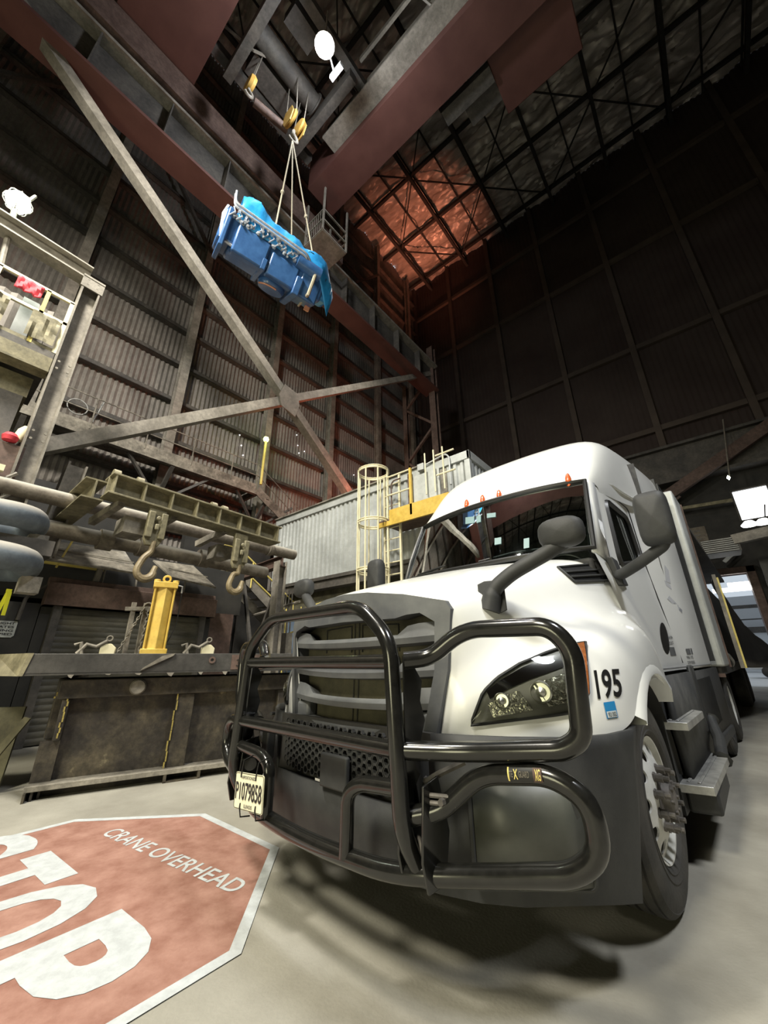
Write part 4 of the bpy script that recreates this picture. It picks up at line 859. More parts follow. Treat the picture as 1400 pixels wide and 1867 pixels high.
# --- wheels
def wheel(s_, y, xo, front):
    o = bpy.data.objects.new('wheel', None)
    T = MB(); ax = (s_, 0, 0); c = Vector((s_*(xo-.15), y, .515))
    pr = [(.30, -.12), (.36, -.145), (.43, -.15), (.48, -.135), (.508, -.115)]
    for k in range(4): a = -.115+.0575*k; pr += [(.513, a+.008), (.513, a+.045), (.502, a+.047), (.502, a+.055)]
    pr += [(.508, .115), (.495, .128), (.482, .138), (.478, .136), (.44, .150), (.40, .153), (.37, .150), (.366, .154), (.335, .146), (.33, .150), (.31, .138), (.30, .12)]
    T.lathe(pr, c, ax, 72); ty = T.build('wheel', K['rubber'], truck, smooth=40)
    G = MB(); cc = c
    G.lathe([(.30, -.12), (.305, .115), (.30, .132), (.292, .13), (.285, .118), (.272, .10)], cc, ax, 60)
    # disc with ten hand holes
    n = 10; r0, r1, rh, hr = .165, .276, .224, .036; dd = lambda r: .10 + (.045 if front else -.07)*min(1, max(0, (r1-r)/(r1-r0)))**1.2
    u = Vector((0, 1, 0)); w = Vector((0, 0, 1)); A = Vector(ax)
    for k in range(n):
        a0 = 2*PI*(k-.5)/n; a1 = 2*PI*(k+.5)/n; am = 2*PI*k/n; bd_ = []
        for q in range(8): t = a0+(a1-a0)*q/8; bd_.append((r1*math.cos(t), r1*math.sin(t)))
        for q in range(4): t = r1+(r0-r1)*q/4; bd_.append((t*math.cos(a1), t*math.sin(a1)))
        for q in range(8): t = a1+(a0-a1)*q/8; bd_.append((r0*math.cos(t), r0*math.sin(t)))
        for q in range(4): t = r0+(r1-r0)*q/4; bd_.append((t*math.cos(a0), t*math.sin(a0)))
        hc = Vector((rh*math.cos(am), rh*math.sin(am))); ringh = []
        for (p_, q_) in bd_:
            d = Vector((p_, q_))-hc; d.normalize(); ringh.append(hc+d*hr)
        def P3(p, dx=0): r = math.hypot(p[0], p[1]); return cc + u*p[0] + w*p[1] + A*(dd(r)+dx)
        G.grid([[P3(b) for b in bd_], [P3(b) for b in ringh], [P3(b, -.01) for b in ringh]], closed=True)
    fz = dd(r0); G.lathe([(r0, fz), (.11, fz+.01), (.11, fz-.02)], cc, ax, 40)
    rim = G.build('rim', K['rim'], ty, smooth=40, weld=True)
    B = MB(); B.lathe([(.268, .06 if front else .015), (.001, .06 if front else -.02)], cc, ax, 30); B.build('brake_drum', K['black'], ty)
    if front:
        Hh = MB(); Hh.lathe([(.112, fz-.02), (.112, fz+.012), (.082, fz+.02), (.075, fz+.055), (.055, fz+.065), (.001, fz+.065)], cc, ax, 30)
        for k in range(6): a = 2*PI*k/6; Hh.lathe([(.012, 0), (.012, .015), (.001, .015)], cc+u*.06*math.cos(a)+w*.06*math.sin(a)+A*(fz+.058), ax, 6)
        for k in range(10):
            a = 2*PI*(k+.5)/10; q = cc+u*.138*math.cos(a)+w*.138*math.sin(a)+A*fz
            Hh.lathe([(.026, 0), (.026, .010), (.020, .012), (.022, .045), (.013, .048), (.014, .075), (.001, .078)], q, ax, 8)
        Hh.build('hub_and_lug_nuts', K['nut'], ty, smooth=30)
    else:
        Hh = MB(); Hh.lathe([(.11, fz), (.10, .12), (.001, .13)], cc, ax, 24)
        for k in range(10): a = 2*PI*k/10; Hh.lathe([(.02, 0), (.018, .04), (.001, .04)], cc+u*.14*math.cos(a)+w*.14*math.sin(a)+A*fz, ax, 6)
        Hh.build('hub_and_lug_nuts', K['nut'], ty, smooth=30)
for s_ in (1, -1):
    wheel(s_, 0, 1.22, True)
    for yy in (4.75, 6.05): wheel(s_, yy, 1.20, False)
g = MB()
for s_ in (1, -1):
    for yy in (4.75, 6.05): g.lathe([(.0, -.14), (.45, -.14), (.51, -.1), (.51, .1), (.45, .14), (0, .14)], (s_*.72, yy, .515), (1, 0, 0), 40)
g.build('inner_tyre', K['rubber'], truck)

# ============================================================ trailer behind the tractor
tr = thing('flatbed_trailer', tuple(TO + LY*4.6), 'pale-fronted curtain trailer with loose black side tarp behind the tractor', 'trailer', rz=-YAW)
def tl(mb, name, m, parent=tr, **k): mb.v = [v-Vector((0, 4.6, 0)) for v in mb.v]; return mb.build(name, m, parent, **k)
g = MB(); g.bb((-1.33, 4.85, 1.12), (1.33, 4.95, 3.95)); g.bb((1.27, 4.95, 1.12), (1.33, 5.7, 3.95)); g.bb((-1.33, 4.95, 1.12), (-1.27, 5.7, 3.95)); tl(g, 'headboard', K['wbox'], bevel=.03)
g = MB(); g.beam((1.335, 5.72, 1.1), (1.335, 5.72, 3.92), .03, .03); g.beam((1.0, 4.9, 1.0), (1.3, 4.9, 1.0), .05, .05); tl(g, 'corner_post', K['redbrown'])
g = MB(); g.bb((-1.27, 4.9, 1.0), (1.27, 16, 1.14)); g.bb((-.5, 7, .75), (.5, 16, 1.0)); tl(g, 'deck', K['black'])
g = MB(); g.bb((-1.26, 4.96, 3.82), (1.26, 16, 3.9)); tl(g, 'roof_panel', K['steel2'])
g = MB(); g.bb((-1.25, 5.3, 1.15), (1.1, 15.9, 2.9)); tl(g, 'cargo', K['black'])
g = MB(); g.box((1.1, 6.0, 2.9), (.3, 1.0, .6)); g.box((1.05, 6.1, 2.3), (.35, 1.1, .5)); tl(g, 'crate', K['tan'], bevel=.01)
g = MB(); g.beam((1.40, 7.5, 1.05), (1.40, 7.5, 2.85), .06, .05); tl(g, 'stake', K['steel'])
g = MB(); g.beam((1.44, 7.62, 1.05), (1.44, 7.62, 2.8), .035, .035); tl(g, 'stake', K['yrail'])
rows = []
for i in range(17):
    a = i/16; r = []
    for j in range(11):
        b = j/10; n = noise.noise(Vector((a*5, b*4, 2)))*.07
        top = Vector((1.36, 7.75+a*6, 2.85-.7*a)); bot = Vector((1.40+1.1*a*(1-.15*a), 7.8+a*5.0, 1.05-.05*a)); p = top.lerp(bot, b**1.2); r.append(p+Vector((n, 0, n*.3)))
    rows.append(r)
g = MB(); g.grid(rows); tl(g, 'tarp', K['blacktarp'], smooth=50, solid=.02)
g = MB()
for x in (1.02, .70, -1.02, -.7):
    for yy in (12.2, 13.5): g.lathe([(.0, -.14), (.45, -.14), (.50, -.1), (.50, .1), (.45, .14), (0, .14)], (x, yy, .50), (1, 0, 0), 36)
tl(g, 'tyre', K['rubber'])
g = MB(); g.tube(fillet([(1.2, 5.4, 1.2), (1.3, 6.3, 1.32), (1.32, 7.0, 1.15), (1.2, 7.5, 1.05)], .3), .03, 8); tl(g, 'fender_tube', K['alu'])

# ============================================================ projected stop sign, its light painted as coloured floor meshes
sg = thing('painted_stop_projection', (-3.35, .9, 0), 'red octagon with white border and lettering STOP CRANE OVERHEAD projected on the concrete floor, its light drawn as colour', 'projected sign')
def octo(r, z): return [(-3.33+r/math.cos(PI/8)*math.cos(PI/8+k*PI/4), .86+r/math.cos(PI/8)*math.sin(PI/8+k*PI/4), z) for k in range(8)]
g = MB(); g.prism(octo(1.26, .002), (0, 0, .002)); part(g, 'octagon', K['redsignlight'], sg, smooth=0)
g = MB(); g.grid([octo(1.30, .005), octo(1.24, .005)], closed=True); part(g, 'border', K['whitesignlight'], sg, smooth=0)
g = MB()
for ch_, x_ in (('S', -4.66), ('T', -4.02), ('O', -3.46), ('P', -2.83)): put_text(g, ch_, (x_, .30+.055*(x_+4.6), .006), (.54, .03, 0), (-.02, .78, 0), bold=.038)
part(g, 'large_lettering', K['whitesignlight'], sg, smooth=0)
g = MB(); put_text(g, 'CRANE OVERHEAD', (-4.09, 1.43, .006), (1.58, .20, 0), (-.03, .135, 0)); part(g, 'small_lettering', K['whitesignlight'], sg, smooth=0)

# ============================================================ catwalk on the left wall
cw = thing('catwalk', (-15.3, 4, 8.6), 'dusty grey catwalk with pipe railings running along the fluted wall', 'catwalk')
CX, CZ = -14.6, 8.72
g = MB(); g.bb((-16, Y0+2, CZ-.05), (CX, 8.6, CZ)); part(g, 'deck', K['dust'], cw)
g = MB(); g.bb((CX-.04, Y0+2, CZ-.38), (CX, 8.6, CZ+.12)); g.bb((CX-.1, Y0+2, CZ-.40), (CX+.08, 8.6, CZ-.36)); part(g, 'edge_beam', K['dust'], cw)
g = MB(); g.beam((CX, 8.6, CZ-.15), (CX, 11.6, CZ-1.9), .05, .42); g.bb((-15.9, 8.6, CZ-.4), (CX, 8.7, CZ-.1)); part(g, 'stair_stringer', K['dust'], cw)
for k, y in enumerate([-2.9, -1.2, .5, 2.2, 3.9, 5.6, 7.3, 8.55]):
    g = MB(); g.tube([(CX, y, CZ-.1), (CX, y, CZ+1.1)], .025, 6); part(g, 'railing_post', K['dust'], cw)
for z in (.55, 1.1):
    g = MB(); g.tube([(CX, Y0+2, CZ+z), (CX, 8.6, CZ+z), (CX, 11.6, CZ+z-1.8)], .022, 6); part(g, 'handrail', K['redbrown'] if False else K['dust'], cw)
g = MB()
for y in (-3.6, .6, 4.95, 9.2):
    g.beam((CX, y, CZ-.4), (-15.9, y, CZ-1.9), .14, .14); g.beam((CX-.1, y-1.5, CZ-.4), (-15.4, y, CZ-1.7), .10, .10); g.beam((CX-.1, y+1.5, CZ-.4), (-15.4, y, CZ-1.7), .10, .10)
part(g, 'bracket', K['steel2'], cw)
e = thing('electrical_box', (-14.8, 1.2, 9.3), 'small pale grey electrical box on the catwalk railing', 'electrical box')
g = MB(); g.box((-14.85, 1.2, 9.45), (.2, .32, .42)); part(g, 'enclosure', K['wbox'], e, bevel=.02)
g = MB(); g.tube([Vector((-14.8, 1.75, 9.35)) + Vector((0, .28*math.cos(a), .28*math.sin(a))) for a in [k*PI/10 for k in range(20)]], .02, 6, closed=True); g.tube([(-14.8, 2.25, 9.0), (-14.8, 2.4, 9.9)], .03, 6); part(g, 'cable_loop', K['alu'], e)
l = thing('pole_lamp', (-14.5, 7.9, 8.7), 'glowing yellow-green lamp on a short pole at the catwalk', 'lamp')
g = MB(); g.lathe([(0, -.13), (.10, -.09), (.13, 0), (.10, .09), (0, .13)], onx(485, 801, -14.5), (0, 0, 1), 16); LP = onx(485, 801, -14.5); part(g, 'globe', K['lampy'], l)
g = MB(); g.tube([LP-Vector((0, 0, .1)), LP-Vector((0, 0, 2.4))], .06, 8); part(g, 'pole', K['yrail'], l)
point('pole_lamp_light', tuple(LP+Vector((.35, 0, 0))), 60, (.85, 1, .3), .12)
# lower dark cladding and hoppers below the catwalk
g = MB(); g.bb((-13.9, -8, 0), (-13.6, 4.2, 6.1)); g.bb((-13.9, 5.5, 0), (-13.6, 9.0, 6.0)); tag(g.build('equipment_housing', K['black'], loc=(-13.7, 0, 0)), 'soot-black equipment housing below the catwalk', 'housing')

# ============================================================ platform at the left edge
pf = thing('work_platform', (-8.3, -1.6, 6.5), 'raised steel work platform with cream railings at the left edge', 'platform')
g = MB(); g.bb((-10.2, -5, 6.42), (-8.1, .42, 6.55)); part(g, 'deck', K['steel2'], pf)
g = MB(); g.bb((-8.15, -5, 6.1), (-8.1, .42, 6.62)); g.bb((-8.35, -5, 6.1), (-8.05, .42, 6.14)); part(g, 'edge_beam', K['tan'], pf)
g = MB(); g.bb((-10.2, -5, 5.7), (-8.5, .3, 6.1)); part(g, 'underside_box', K['tan'], pf)
for y in (-2.6, -1.5, -.62, .05, .40):
    g = MB(); g.beam((-8.12, y, 6.55), (-8.12, y, 7.78), .06, .05, up=(1, 0, 0)); part(g, 'railing_post', K['crail'] if y != .05 else K['yrail'], pf)
for z in (7.25, 7.78):
    g = MB(); g.beam((-8.12, -5, z), (-8.12, .45, z), .05, .06); part(g, 'handrail', K['crail'], pf)
c = thing('support_post', (-8.2, .55, 0), 'tall bolted grey steel post rising past the work platform', 'column')
g = MB(); g.ibeam((-8.15, .58, 0), (-8.15, .58, 8.45), .34, .30, .03, up=(0, 1, 0)); part(g, 'shaft', K['steel'], c)
g = MB(); g.bb((-8.0, .40, 8.2), (-7.97, .76, 8.5)); g.bb((-8.33, .4, 8.45), (-7.96, .76, 8.48))
for z in (8.28, 8.4, 6.35, 6.2, 4.75, 4.9):
    for y in (.5, .66): g.lathe([(.022, 0), (.022, .02), (0, .02)], (-7.99, y, z), (1, 0, 0), 6)
part(g, 'bolt_plate', K['steel'], c)
g = MB(); g.ibeam((-8.15, -5, 8.78), (-8.15, .5, 8.62), .28, .34, .03); tag(g.build('overhead_beam', K['steel'], loc=(-8.15, -2, 8.7)), 'dusty beam running from the post top to the left edge, above the platform', 'beam')
g = MB()
rows = [[(-9.6, y, z) for y in [-4+.05*k for k in range(86)]] for z in (6.6, 8.5)]
rows = [[(-9.6+.03*math.sin(2*PI*p[1]/.2), p[1], p[2]) for p in r] for r in rows]; g.grid(rows); tag(g.build('cladding_panel', K['corr'], loc=(-9.6, -2, 7.5)), 'grey fluted panel behind the work platform', 'panel')
g = MB(); g.bb((-9.4, -1.05, 6.7), (-9.3, -.75, 8.3)); g.bb((-9.4, -.25, 6.7), (-9.3, 0.0, 8.3)); tag(g.build('door_leaf', K['wbox'], loc=(-9.35, -.5, 7.5)), 'pale grey upright panels behind the platform railing', 'panel')
g = MB(); g.bb((-9.45, -4, 6.6), (-9.35, -1.0, 8.6)); tag(g.build('dark_doorway', K['black'], loc=(-9.4, -2, 7.5)), 'dark opening behind the platform railing', 'opening')
rows = []
for j in range(7): rows.append([(-8.07+.02*math.sin(i*1.9+j), -.38+.045*i, 7.74-.045*j-.02*math.sin(i*2.2)*(j/6)) for i in range(9)])
g = MB(); g.grid(rows); tag(g.build('red_rag', K['red'], loc=(-8.07, -.2, 7.6), solid=.01), 'red cloth draped over the platform handrail', 'cloth')
for k, (y, lab) in enumerate(((-.55, 'clear plastic sheet bundle hanging on the platform railing, further left'), (.15, 'crumpled plastic sheet hanging on the railing beside the post'))):
    rows = []
    for j in range(8): rows.append([(-8.05+.05*noise.noise(Vector((i*.7, j*.6, k*5))), y-.2+.05*i+.04*noise.noise(Vector((i, j, 7))), 7.2-.08*j) for i in range(9)])
    g = MB(); g.grid(rows); tag(g.build('plastic_sheet', K['tan'], loc=(-8.05, y, 7.0), smooth=20), lab, 'plastic sheet')
l = thing('cage_lamp', tuple(onx(32, 368, -8.2)), 'bright round cage lamp on a pole above the platform', 'lamp')
CL = onx(33, 369, -8.2)
g = MB(); g.lathe([(0, -.19), (.12, -.16), (.19, 0), (.12, .16), (0, .19)], CL, (0, 0, 1), 20); part(g, 'globe', K['lampw'], l)
g = MB(); g.tube([CL-Vector((0, 0, .18)), onx(0, 492, -8.2)], .045, 8); g.tube([CL+Vector((.1, .12, .1)), CL+Vector((.05, .16, .34))], .03, 6); part(g, 'pole', K['steel'], l)
g = MB()
for a in range(4): g.tube([CL+Vector((.21*math.cos(a*PI/4)*math.cos(t), .21*math.sin(a*PI/4)*math.cos(t), .22*math.sin(t))) for t in [k*PI/8 for k in range(16)]], .008, 4, closed=True)
part(g, 'wire_cage', K['steel'], l)
point('cage_lamp_light', tuple(CL+Vector((.45, 0, 0))), 150, (.9, 1, .82), .2)
g = MB(); g.bb((-9.3, -4, 4.62), (-8.4, .25, 5.65)); tag(g.build('equipment_cabinet', K['steel2'], loc=(-8.9, -1, 4.2)), 'dark green-grey cabinet below the work platform', 'cabinet')
g = MB(); g.bb((-9.3, -4, 4.0), (-8.1, .50, 4.6)); tag(g.build('shelf_beam', K['redbrown'], loc=(-8.7, -1, 4.3)), 'brown steel ledge beside the post foot', 'beam')
g = MB(); g.lathe([(0, 0), (.09, .02), (.11, .09), (.07, .15), (0, .17)], (-8.1, .28, 4.62), (0, 0, 1), 12); tag(g.build('red_helmet', K['red'], loc=(-8.1, .28, 4.62)), 'small red object lying on the brown ledge', 'helmet')
g = MB(); g.lathe([(0, 0), (.07, .02), (.07, .2), (.03, .3), (0, .32)], (-8.2, .36, 4.72), (0, .2, 1), 12); tag(g.build('cream_bottle', K['crail'], loc=(-8.2, .36, 4.7)), 'cream bottle standing on the brown ledge behind the red object', 'bottle')
g = MB(); g.bb((-8.0, .18, 4.05), (-7.9, .34, 4.15)); g.beam((-7.95, .2, 4.1), (-7.95, .05, 3.5), .06, .05); tag(g.build('yellow_bracket', K['crail'], loc=(-7.95, .2, 3.9)), 'pale yellow bracket arm left of the post foot', 'bracket')
st_ = []
g = MB()
for a, b in (((-8, -.2, 3.3), (-8, .5, 4.1)), ((-8, .0, 3.1), (-8, .55, 3.8))): g.tube([a, b], .03, 6)
tag(g.build('thin_pipe', K['steel'], loc=(-8, .2, 3.6)), 'thin diagonal rods left of the post foot', 'rod')

# ============================================================ pipes, lifting beam and hooks
g = MB(); g.tube([(-8, -3, 3.86), (-8, 6.0, 3.84)], .13, 16); g.tube([(-8, 5.2, 3.84), (-8, 5.3, 3.84)], .16, 16); tag(g.build('dusty_pipe', K['pipe'], loc=(-8, 1.5, 3.85)), 'upper thick dust-covered pipe running behind the two hooks', 'pipe', 'dusty pipes')
g = MB(); g.tube([(-8.3, .3, 3.42), (-8.3, 5.4, 3.32)], .14, 16)
for y in (1.85, 2.5, 3.7): g.tube([(-8.3, y, 3.38), (-8.3, y+.22, 3.38)], .19, 16)
tag(g.build('dusty_pipe', K['pipe'], loc=(-8.3, 2, 3.4)), 'lower dust-covered pipe with wide sleeves behind the two hooks', 'pipe', 'dusty pipes')
for k, (py, xx) in enumerate(((933, -6.3), (1010, -6.1))):
    a = onx(-70, py-12, xx); b = onx(66 if k == 0 else 52, py+10, xx); g = MB()
    pts = fillet([a, b, b+Vector((-.75, .1, -.02)), a+Vector((-.75, .1, -.05))], .36, 10); g.tube(pts, .155, 18)
    o = g.build('bent_pipe', K['bluepipe'], smooth=60, loc=b); tag(o, ['upper', 'lower'][k]+' blue-grey U-bent pipe covered in dust at the left edge', 'pipe', 'blue-grey bent pipes')
    g = MB(); g.box(b+Vector((-.35, .12, -.25)), (.22, .2, .2)); tag(g.build('wooden_block', K['dust'], loc=b), 'dusty block under the '+['upper', 'lower'][k]+' blue-grey bent pipe', 'block')
g = MB(); g.bb((-8.2, -2, 2.55), (-6.4, .98, 2.75)); tag(g.build('shelf_beam', K['steel2'], loc=(-7.3, -.5, 2.6)), 'dark beam under the blue-grey bent pipes', 'beam')
lb = thing('lifting_beam', (-7, 3.1, 3.9), 'dusty tan spreader beam resting on the pipes with two hooks below', 'lifting beam')
g = MB(); p0 = Vector((-7, 1.48, 3.93)); p1 = Vector((-7, 4.72, 3.82)); g.ibeam(p0, p1, .42, .36, .03)
for k in range(8):
    p = p0.lerp(p1, .02+k*.137); 
    for s_ in (-1, 1): g.box(p+Vector((s_*.1, 0, 0)), (.19, .025, .31))
part(g, 'main_beam', K['tan'], lb, bevel=.004)
g = MB()
for k in (.03, .14, .55, .62): p = p0.lerp(p1, k); g.lathe([(0, -.05), (.09, -.05), (.09, .05), (0, .05)], p+Vector((-.05, 0, .24)), (0, 1, 0), 16); g.box(p+Vector((-.05, 0, .2)), (.12, .03, .14))
part(g, 'lifting_lug', K['tan'], lb)
g = MB(); g.ibeam((-7.1, 1.36, 3.86), (-9.2, 1.36, 3.86), .3, .34, .025); part(g, 'cross_arm', K['tan'], lb)
g = MB()
for y in (1.75, 2.6, 3.6): g.beam((-7.05, y, 3.72), (-7.9, y-.15, 3.55), .1, .12)
g.box((-7.35, 2.05, 3.42), (.45, .35, .28)); g.box((-7.5, 3.75, 3.35), (.4, .3, .26)); part(g, 'saddle', K['dust'], lb)
for k, (y, zt, zb) in enumerate(((2.26, 3.62, 2.46), (3.84, 3.50, 2.44))):
    hk = thing('crane_hook', (-6.9, y, 3.0), ['nearer', 'farther'][k]+' bronze crane hook under the lifting beam, '+['left of the yellow cylinder top', 'beside the stair rails'][k], 'hook', 'crane hooks under the lifting beam')
    g = MB()
    g.prism([(-6.84, y-.14, zt+.14), (-6.84, y+.14, zt+.14), (-6.84, y+.14, zt-.46), (-6.84, y+.09, zt-.56), (-6.84, y-.09, zt-.56), (-6.84, y-.14, zt-.46)], (-.08, 0, 0))
    for s_ in (-1, 1): g.prism([(-6.78, y+s_*.10-.05, zt+.01), (-6.78, y+s_*.10+.05, zt+.01), (-6.78, y+s_*.10+.05, zt-.44), (-6.78, y+s_*.10-.05, zt-.44)], (-.06, 0, 0))
    g.lathe([(.035, 0), (.035, .03), (0, .03)], (-6.78, y, zt-.1), (1, 0, 0), 12); g.bb((-6.8, y-.03, zt-.3), (-6.76, y+.03, zt-.2))
    part(g, 'hanger_block', K['tan'], hk, bevel=.012)
    R_ = .125; cz = zb+R_+.05
    pts = [Vector((-6.86, y+.03, zt-.48)), Vector((-6.86, y+.02, zt-.66)), Vector((-6.86, y-.07, cz+.22)), Vector((-6.86, y-.135, cz+.03))] + [Vector((-6.86, y-.01+R_*math.cos(a), cz+R_*math.sin(a))) for a in [math.radians(200+24*q) for q in range(8)]] + [Vector((-6.86, y+.135, cz+.10))]
    pf = fillet(pts, .05, 3); g = MB(); g.tube(pf, [.045+.02*min(1, q/len(pf)*1.6)-(.025*max(0, q/len(pf)-.8)/.2) for q in range(len(pf))], 10); part(g, 'hook', K['hookc'], hk)
g = MB(); a = onx(96, 925, -8.6); g.ibeam((-8.75, 1.22, 3.0), (-8.75, 1.30, 4.8), .34, .3, .03, up=(0, 1, 0)); tag(g.build('upright_beam', K['steel'], loc=(-8.75, 1.25, 3)), 'short upright grey I-beam stub behind the upper dusty pipe', 'beam')

# ============================================================ booth with roller shutter
bt = thing('shutter_booth', (-9.4, 3, 0), 'grimy dark booth with a closed roller shutter behind the iron vessel', 'booth')
g = MB(); g.bb((-10.8, 1.45, 0), (-9.05, 4.55, 2.2)); part(g, 'body', K['black'], bt)
g = MB(); g.bb((-9.1, 1.45, 2.22), (-8.85, 4.56, 2.62)); g.prism([(-9.1, 1.45, 2.22), (-8.85, 1.45, 2.22), (-8.95, 1.45, 2.72), (-9.1, 1.45, 2.72)], (0, 3.1, 0)); part(g, 'header', K['redbrown'], bt, bevel=.01)
rows = []
for k in range(67):
    z = .02+k*.033; rows.append([(-9.0+.012*abs(math.sin(k*PI/3)), 1.72, z), (-9.0+.012*abs(math.sin(k*PI/3)), 4.28, z)])
g = MB(); g.grid(rows); part(g, 'shutter', K['shutter'], bt, smooth=20)
g = MB(); g.bb((-9.04, 1.62, 0), (-8.93, 1.74, 2.22)); g.bb((-9.04, 4.26, 0), (-8.93, 4.38, 2.22)); part(g, 'guide_rail', K['steel2'], bt)
g = MB(); g.bb((-9.2, 4.55, 0), (-9.1, 5.15, 2.35)); part(g, 'rusty_panel', K['redbrown'], bt)
g = MB(); g.bb((-9.15, -4, 0), (-9.05, 1.46, 2.25)); o = tag(g.build('dark_partition', K['black'], loc=(-9.1, -1, 1)), 'soot-black partition wall left of the roller shutter', 'partition')
g = MB(); g.tube(fillet([(-9.0, 1.2, 1.95), (-9.0, 1.22, 2.4), (-9.0, 1.55, 2.62)], .15), .03, 8); tag(g.build('vent_hose', K['steel2'], loc=(-9, 1.3, 2.2)), 'grey bent conduit left of the roller shutter header', 'conduit')
sn = thing('warning_sign', (-9.03, 1.05, 1.75), 'white sign with black lettering on the dark partition at the left edge', 'sign')
g = MB(); y0_, y1_ = .74, 1.21
g.prism([(-9.04, y0_, 1.70), (-9.04, y0_, 1.93), (-9.04, y1_, 1.93), (-9.04, y1_+.01, 1.9), (-9.04, y1_+.01, 1.70), (-9.04, y1_-.02, 1.67), (-9.04, y0_, 1.67)], (.01, 0, 0)); part(g, 'sign_board', K['wbox'], sn)
g = MB()
for k, s_ in enumerate(('BLUE LIGHT', 'INDICATES', 'BUILDING', 'OCCUPIED')): put_text(g, s_, (-9.025, y0_+.03, 1.875-.057*k), (0, .42, 0), (0, 0, .036))
part(g, 'lettering', K['decal'], sn, smooth=0)
g = MB(); g.beam((-8.9, .96, 2.38), (-8.9, .90, 1.95), .02, .05); g.beam((-8.88, .98, 2.38), (-8.88, .99, 2.0), .02, .05); g.beam((-8.9, 1.0, 2.4), (-8.9, .93, 2.4), .03, .05); tag(g.build('yellow_strap', K['yellowt'], loc=(-8.9, .95, 2.2)), 'bright yellow webbing strap hanging above the white sign', 'strap')
# canopy sheets
for k, q in enumerate(([(-8.6, 1.0, 2.95), (-8.6, 2.72, 2.93), (-9.4, 2.62, 3.5), (-9.4, 1.0, 3.45)], [(-8.6, 3.35, 2.95), (-8.6, 4.35, 2.86), (-9.4, 4.1, 3.45), (-9.4, 3.2, 3.42)])):
    g = MB(); g.prism(q, (-.01, 0, -.03)); g.beam(Vector(q[0]).lerp(Vector(q[3]), .45)+Vector((.02, .1, .03)), Vector(q[1]).lerp(Vector(q[2]), .4)+Vector((.02, 0, .03)), .02, .02)
    tag(g.build('canopy_sheet', K['dust'], loc=q[0]), ['long dusty sloped sheet above the shutter, left of the nearer hook', 'short dusty sloped sheet between the two crane hooks'][k], 'sheet metal', 'sloped canopy sheets')
g = MB(); g.bb((-9.35, 1.2, 3.0), (-9.3, 2.3, 3.12)); g.beam((-8.75, 1.45, 2.85), (-8.75, 1.6, 3.5), .03, .03); tag(g.build('yellow_striping', K['yrail'], loc=(-9.3, 1.7, 3)), 'worn yellow strip along the dusty sheet', 'strip')
g = MB(); g.bb((-12.5, -2.9, 2.4), (-9.6, 5.6, 3.5)); g.bb((-12.5, -2.9, 0), (-11, 5.6, 2.4)); tag(g.build('equipment_housing', K['black'], loc=(-11, 1, 0)), 'black machinery bulk behind the dusty pipes', 'housing')
g = MB()
for y in (2.3, 2.9, 3.9): g.tube([(-9.2, y, 2.7), (-9.2, y, 3.1)], .02, 6)
g.beam((-9.1, 2.15, 2.6), (-9.1, 2.2, 3.1), .09, .09); tag(g.build('hanger_rods', K['steel'], loc=(-9.2, 3, 2.8)), 'thin rods between the shutter header and dusty sheets', 'rod')
g = MB(); g.lathe([(0, -.05), (.035, 0), (0, .05)], onx(243, 998, -9.3), (0, 0, 1), 10); tag(g.build('small_lamp', K['lampon'], loc=onx(243, 998, -9.3)), 'tiny bright white lamp behind the nearer hook', 'lamp')

# ============================================================ iron vessel in front, its lid, cylinder, clamps, chains
A0 = Vector((-5.58, 1.25, 0)); BU = Vector((.343, .939, 0)).normalized(); BV = Vector((-BU.y, BU.x, 0))
def B_(u, v, z): return A0 + BU*u + BV*v + Vector((0, 0, z))
BR = Matrix((BU, BV, Vector((0, 0, 1)))).transposed()
def bbx(g, u0, u1, v0, v1, z0, z1, mi=0): c = B_((u0+u1)/2, (v0+v1)/2, (z0+z1)/2); return g.box(c, (abs(u1-u0), abs(v1-v0), abs(z1-z0)), BR, mi)
vs_ = thing('iron_vessel', tuple(A0), 'large scorched iron box vessel on a flanged base, on the floor left of the truck', 'vessel')
g = MB(); bbx(g, .10, 3.3, .16, 1.2, .12, 1.08); bbx(g, -.04, .13, .2, 1.2, .5, 1.08); bbx(g, -.06, .02, .3, 2.4, .5, 1.1); part(g, 'body', K['mold'], vs_, bevel=.012)
g = MB(); bbx(g, .0, 3.3, .02, .2, .90, 1.09); bbx(g, 1.16, 1.36, .06, .2, .12, .9); bbx(g, 2.4, 2.6, .06, .2, .12, .9); bbx(g, .05, .12, .04, .2, .5, .9); part(g, 'stiffener', K['mold'], vs_, bevel=.01)
g = MB(); bbx(g, -.06, 3.35, -.04, 1.25, .08, .13); part(g, 'base_flange', K['dust'], vs_, bevel=.004)
g = MB()
for v in (.1, .45, .8): bbx(g, -.05, .12, v, v+.04, .13, .5)
part(g, 'end_rib', K['mold'], vs_)
g = MB(); bbx(g, .05, 3.2, .12, .3, 0, .08); bbx(g, .05, 3.2, .95, 1.1, 0, .08)
for u in (1.15, 1.5): bbx(g, u, u+.03, -.04, .2, 0, .08)
bbx(g, 1.15, 1.53, -.04, .2, 0, .015); 
for u in (-.05, .0, .05): bbx(g, u, u+.02, -.02+u, .5, .0, .08)
part(g, 'runner', K['mold'], vs_)
g = MB(); g.lathe([(.0, .06), (.07, .06), (.085, .03), (.085, 0)], B_(.73, .02, .995), -BV, 24); part(g, 'trunnion_pin', K['dust'], vs_)
g = MB()
for (u0, z0, u1, z1) in ((1.14, .14, 1.17, .88), (-.02, .92, .06, 1.06), (.09, .55, .1, .9)):
    for k in range(8): t = k/7; g.box(B_(u0+(u1-u0)*t+.008*math.sin(k*2.3), .035 if u0 < 1 else .05, z0+(z1-z0)*t), (.014, .012, (z1-z0)/7*.95), BR)
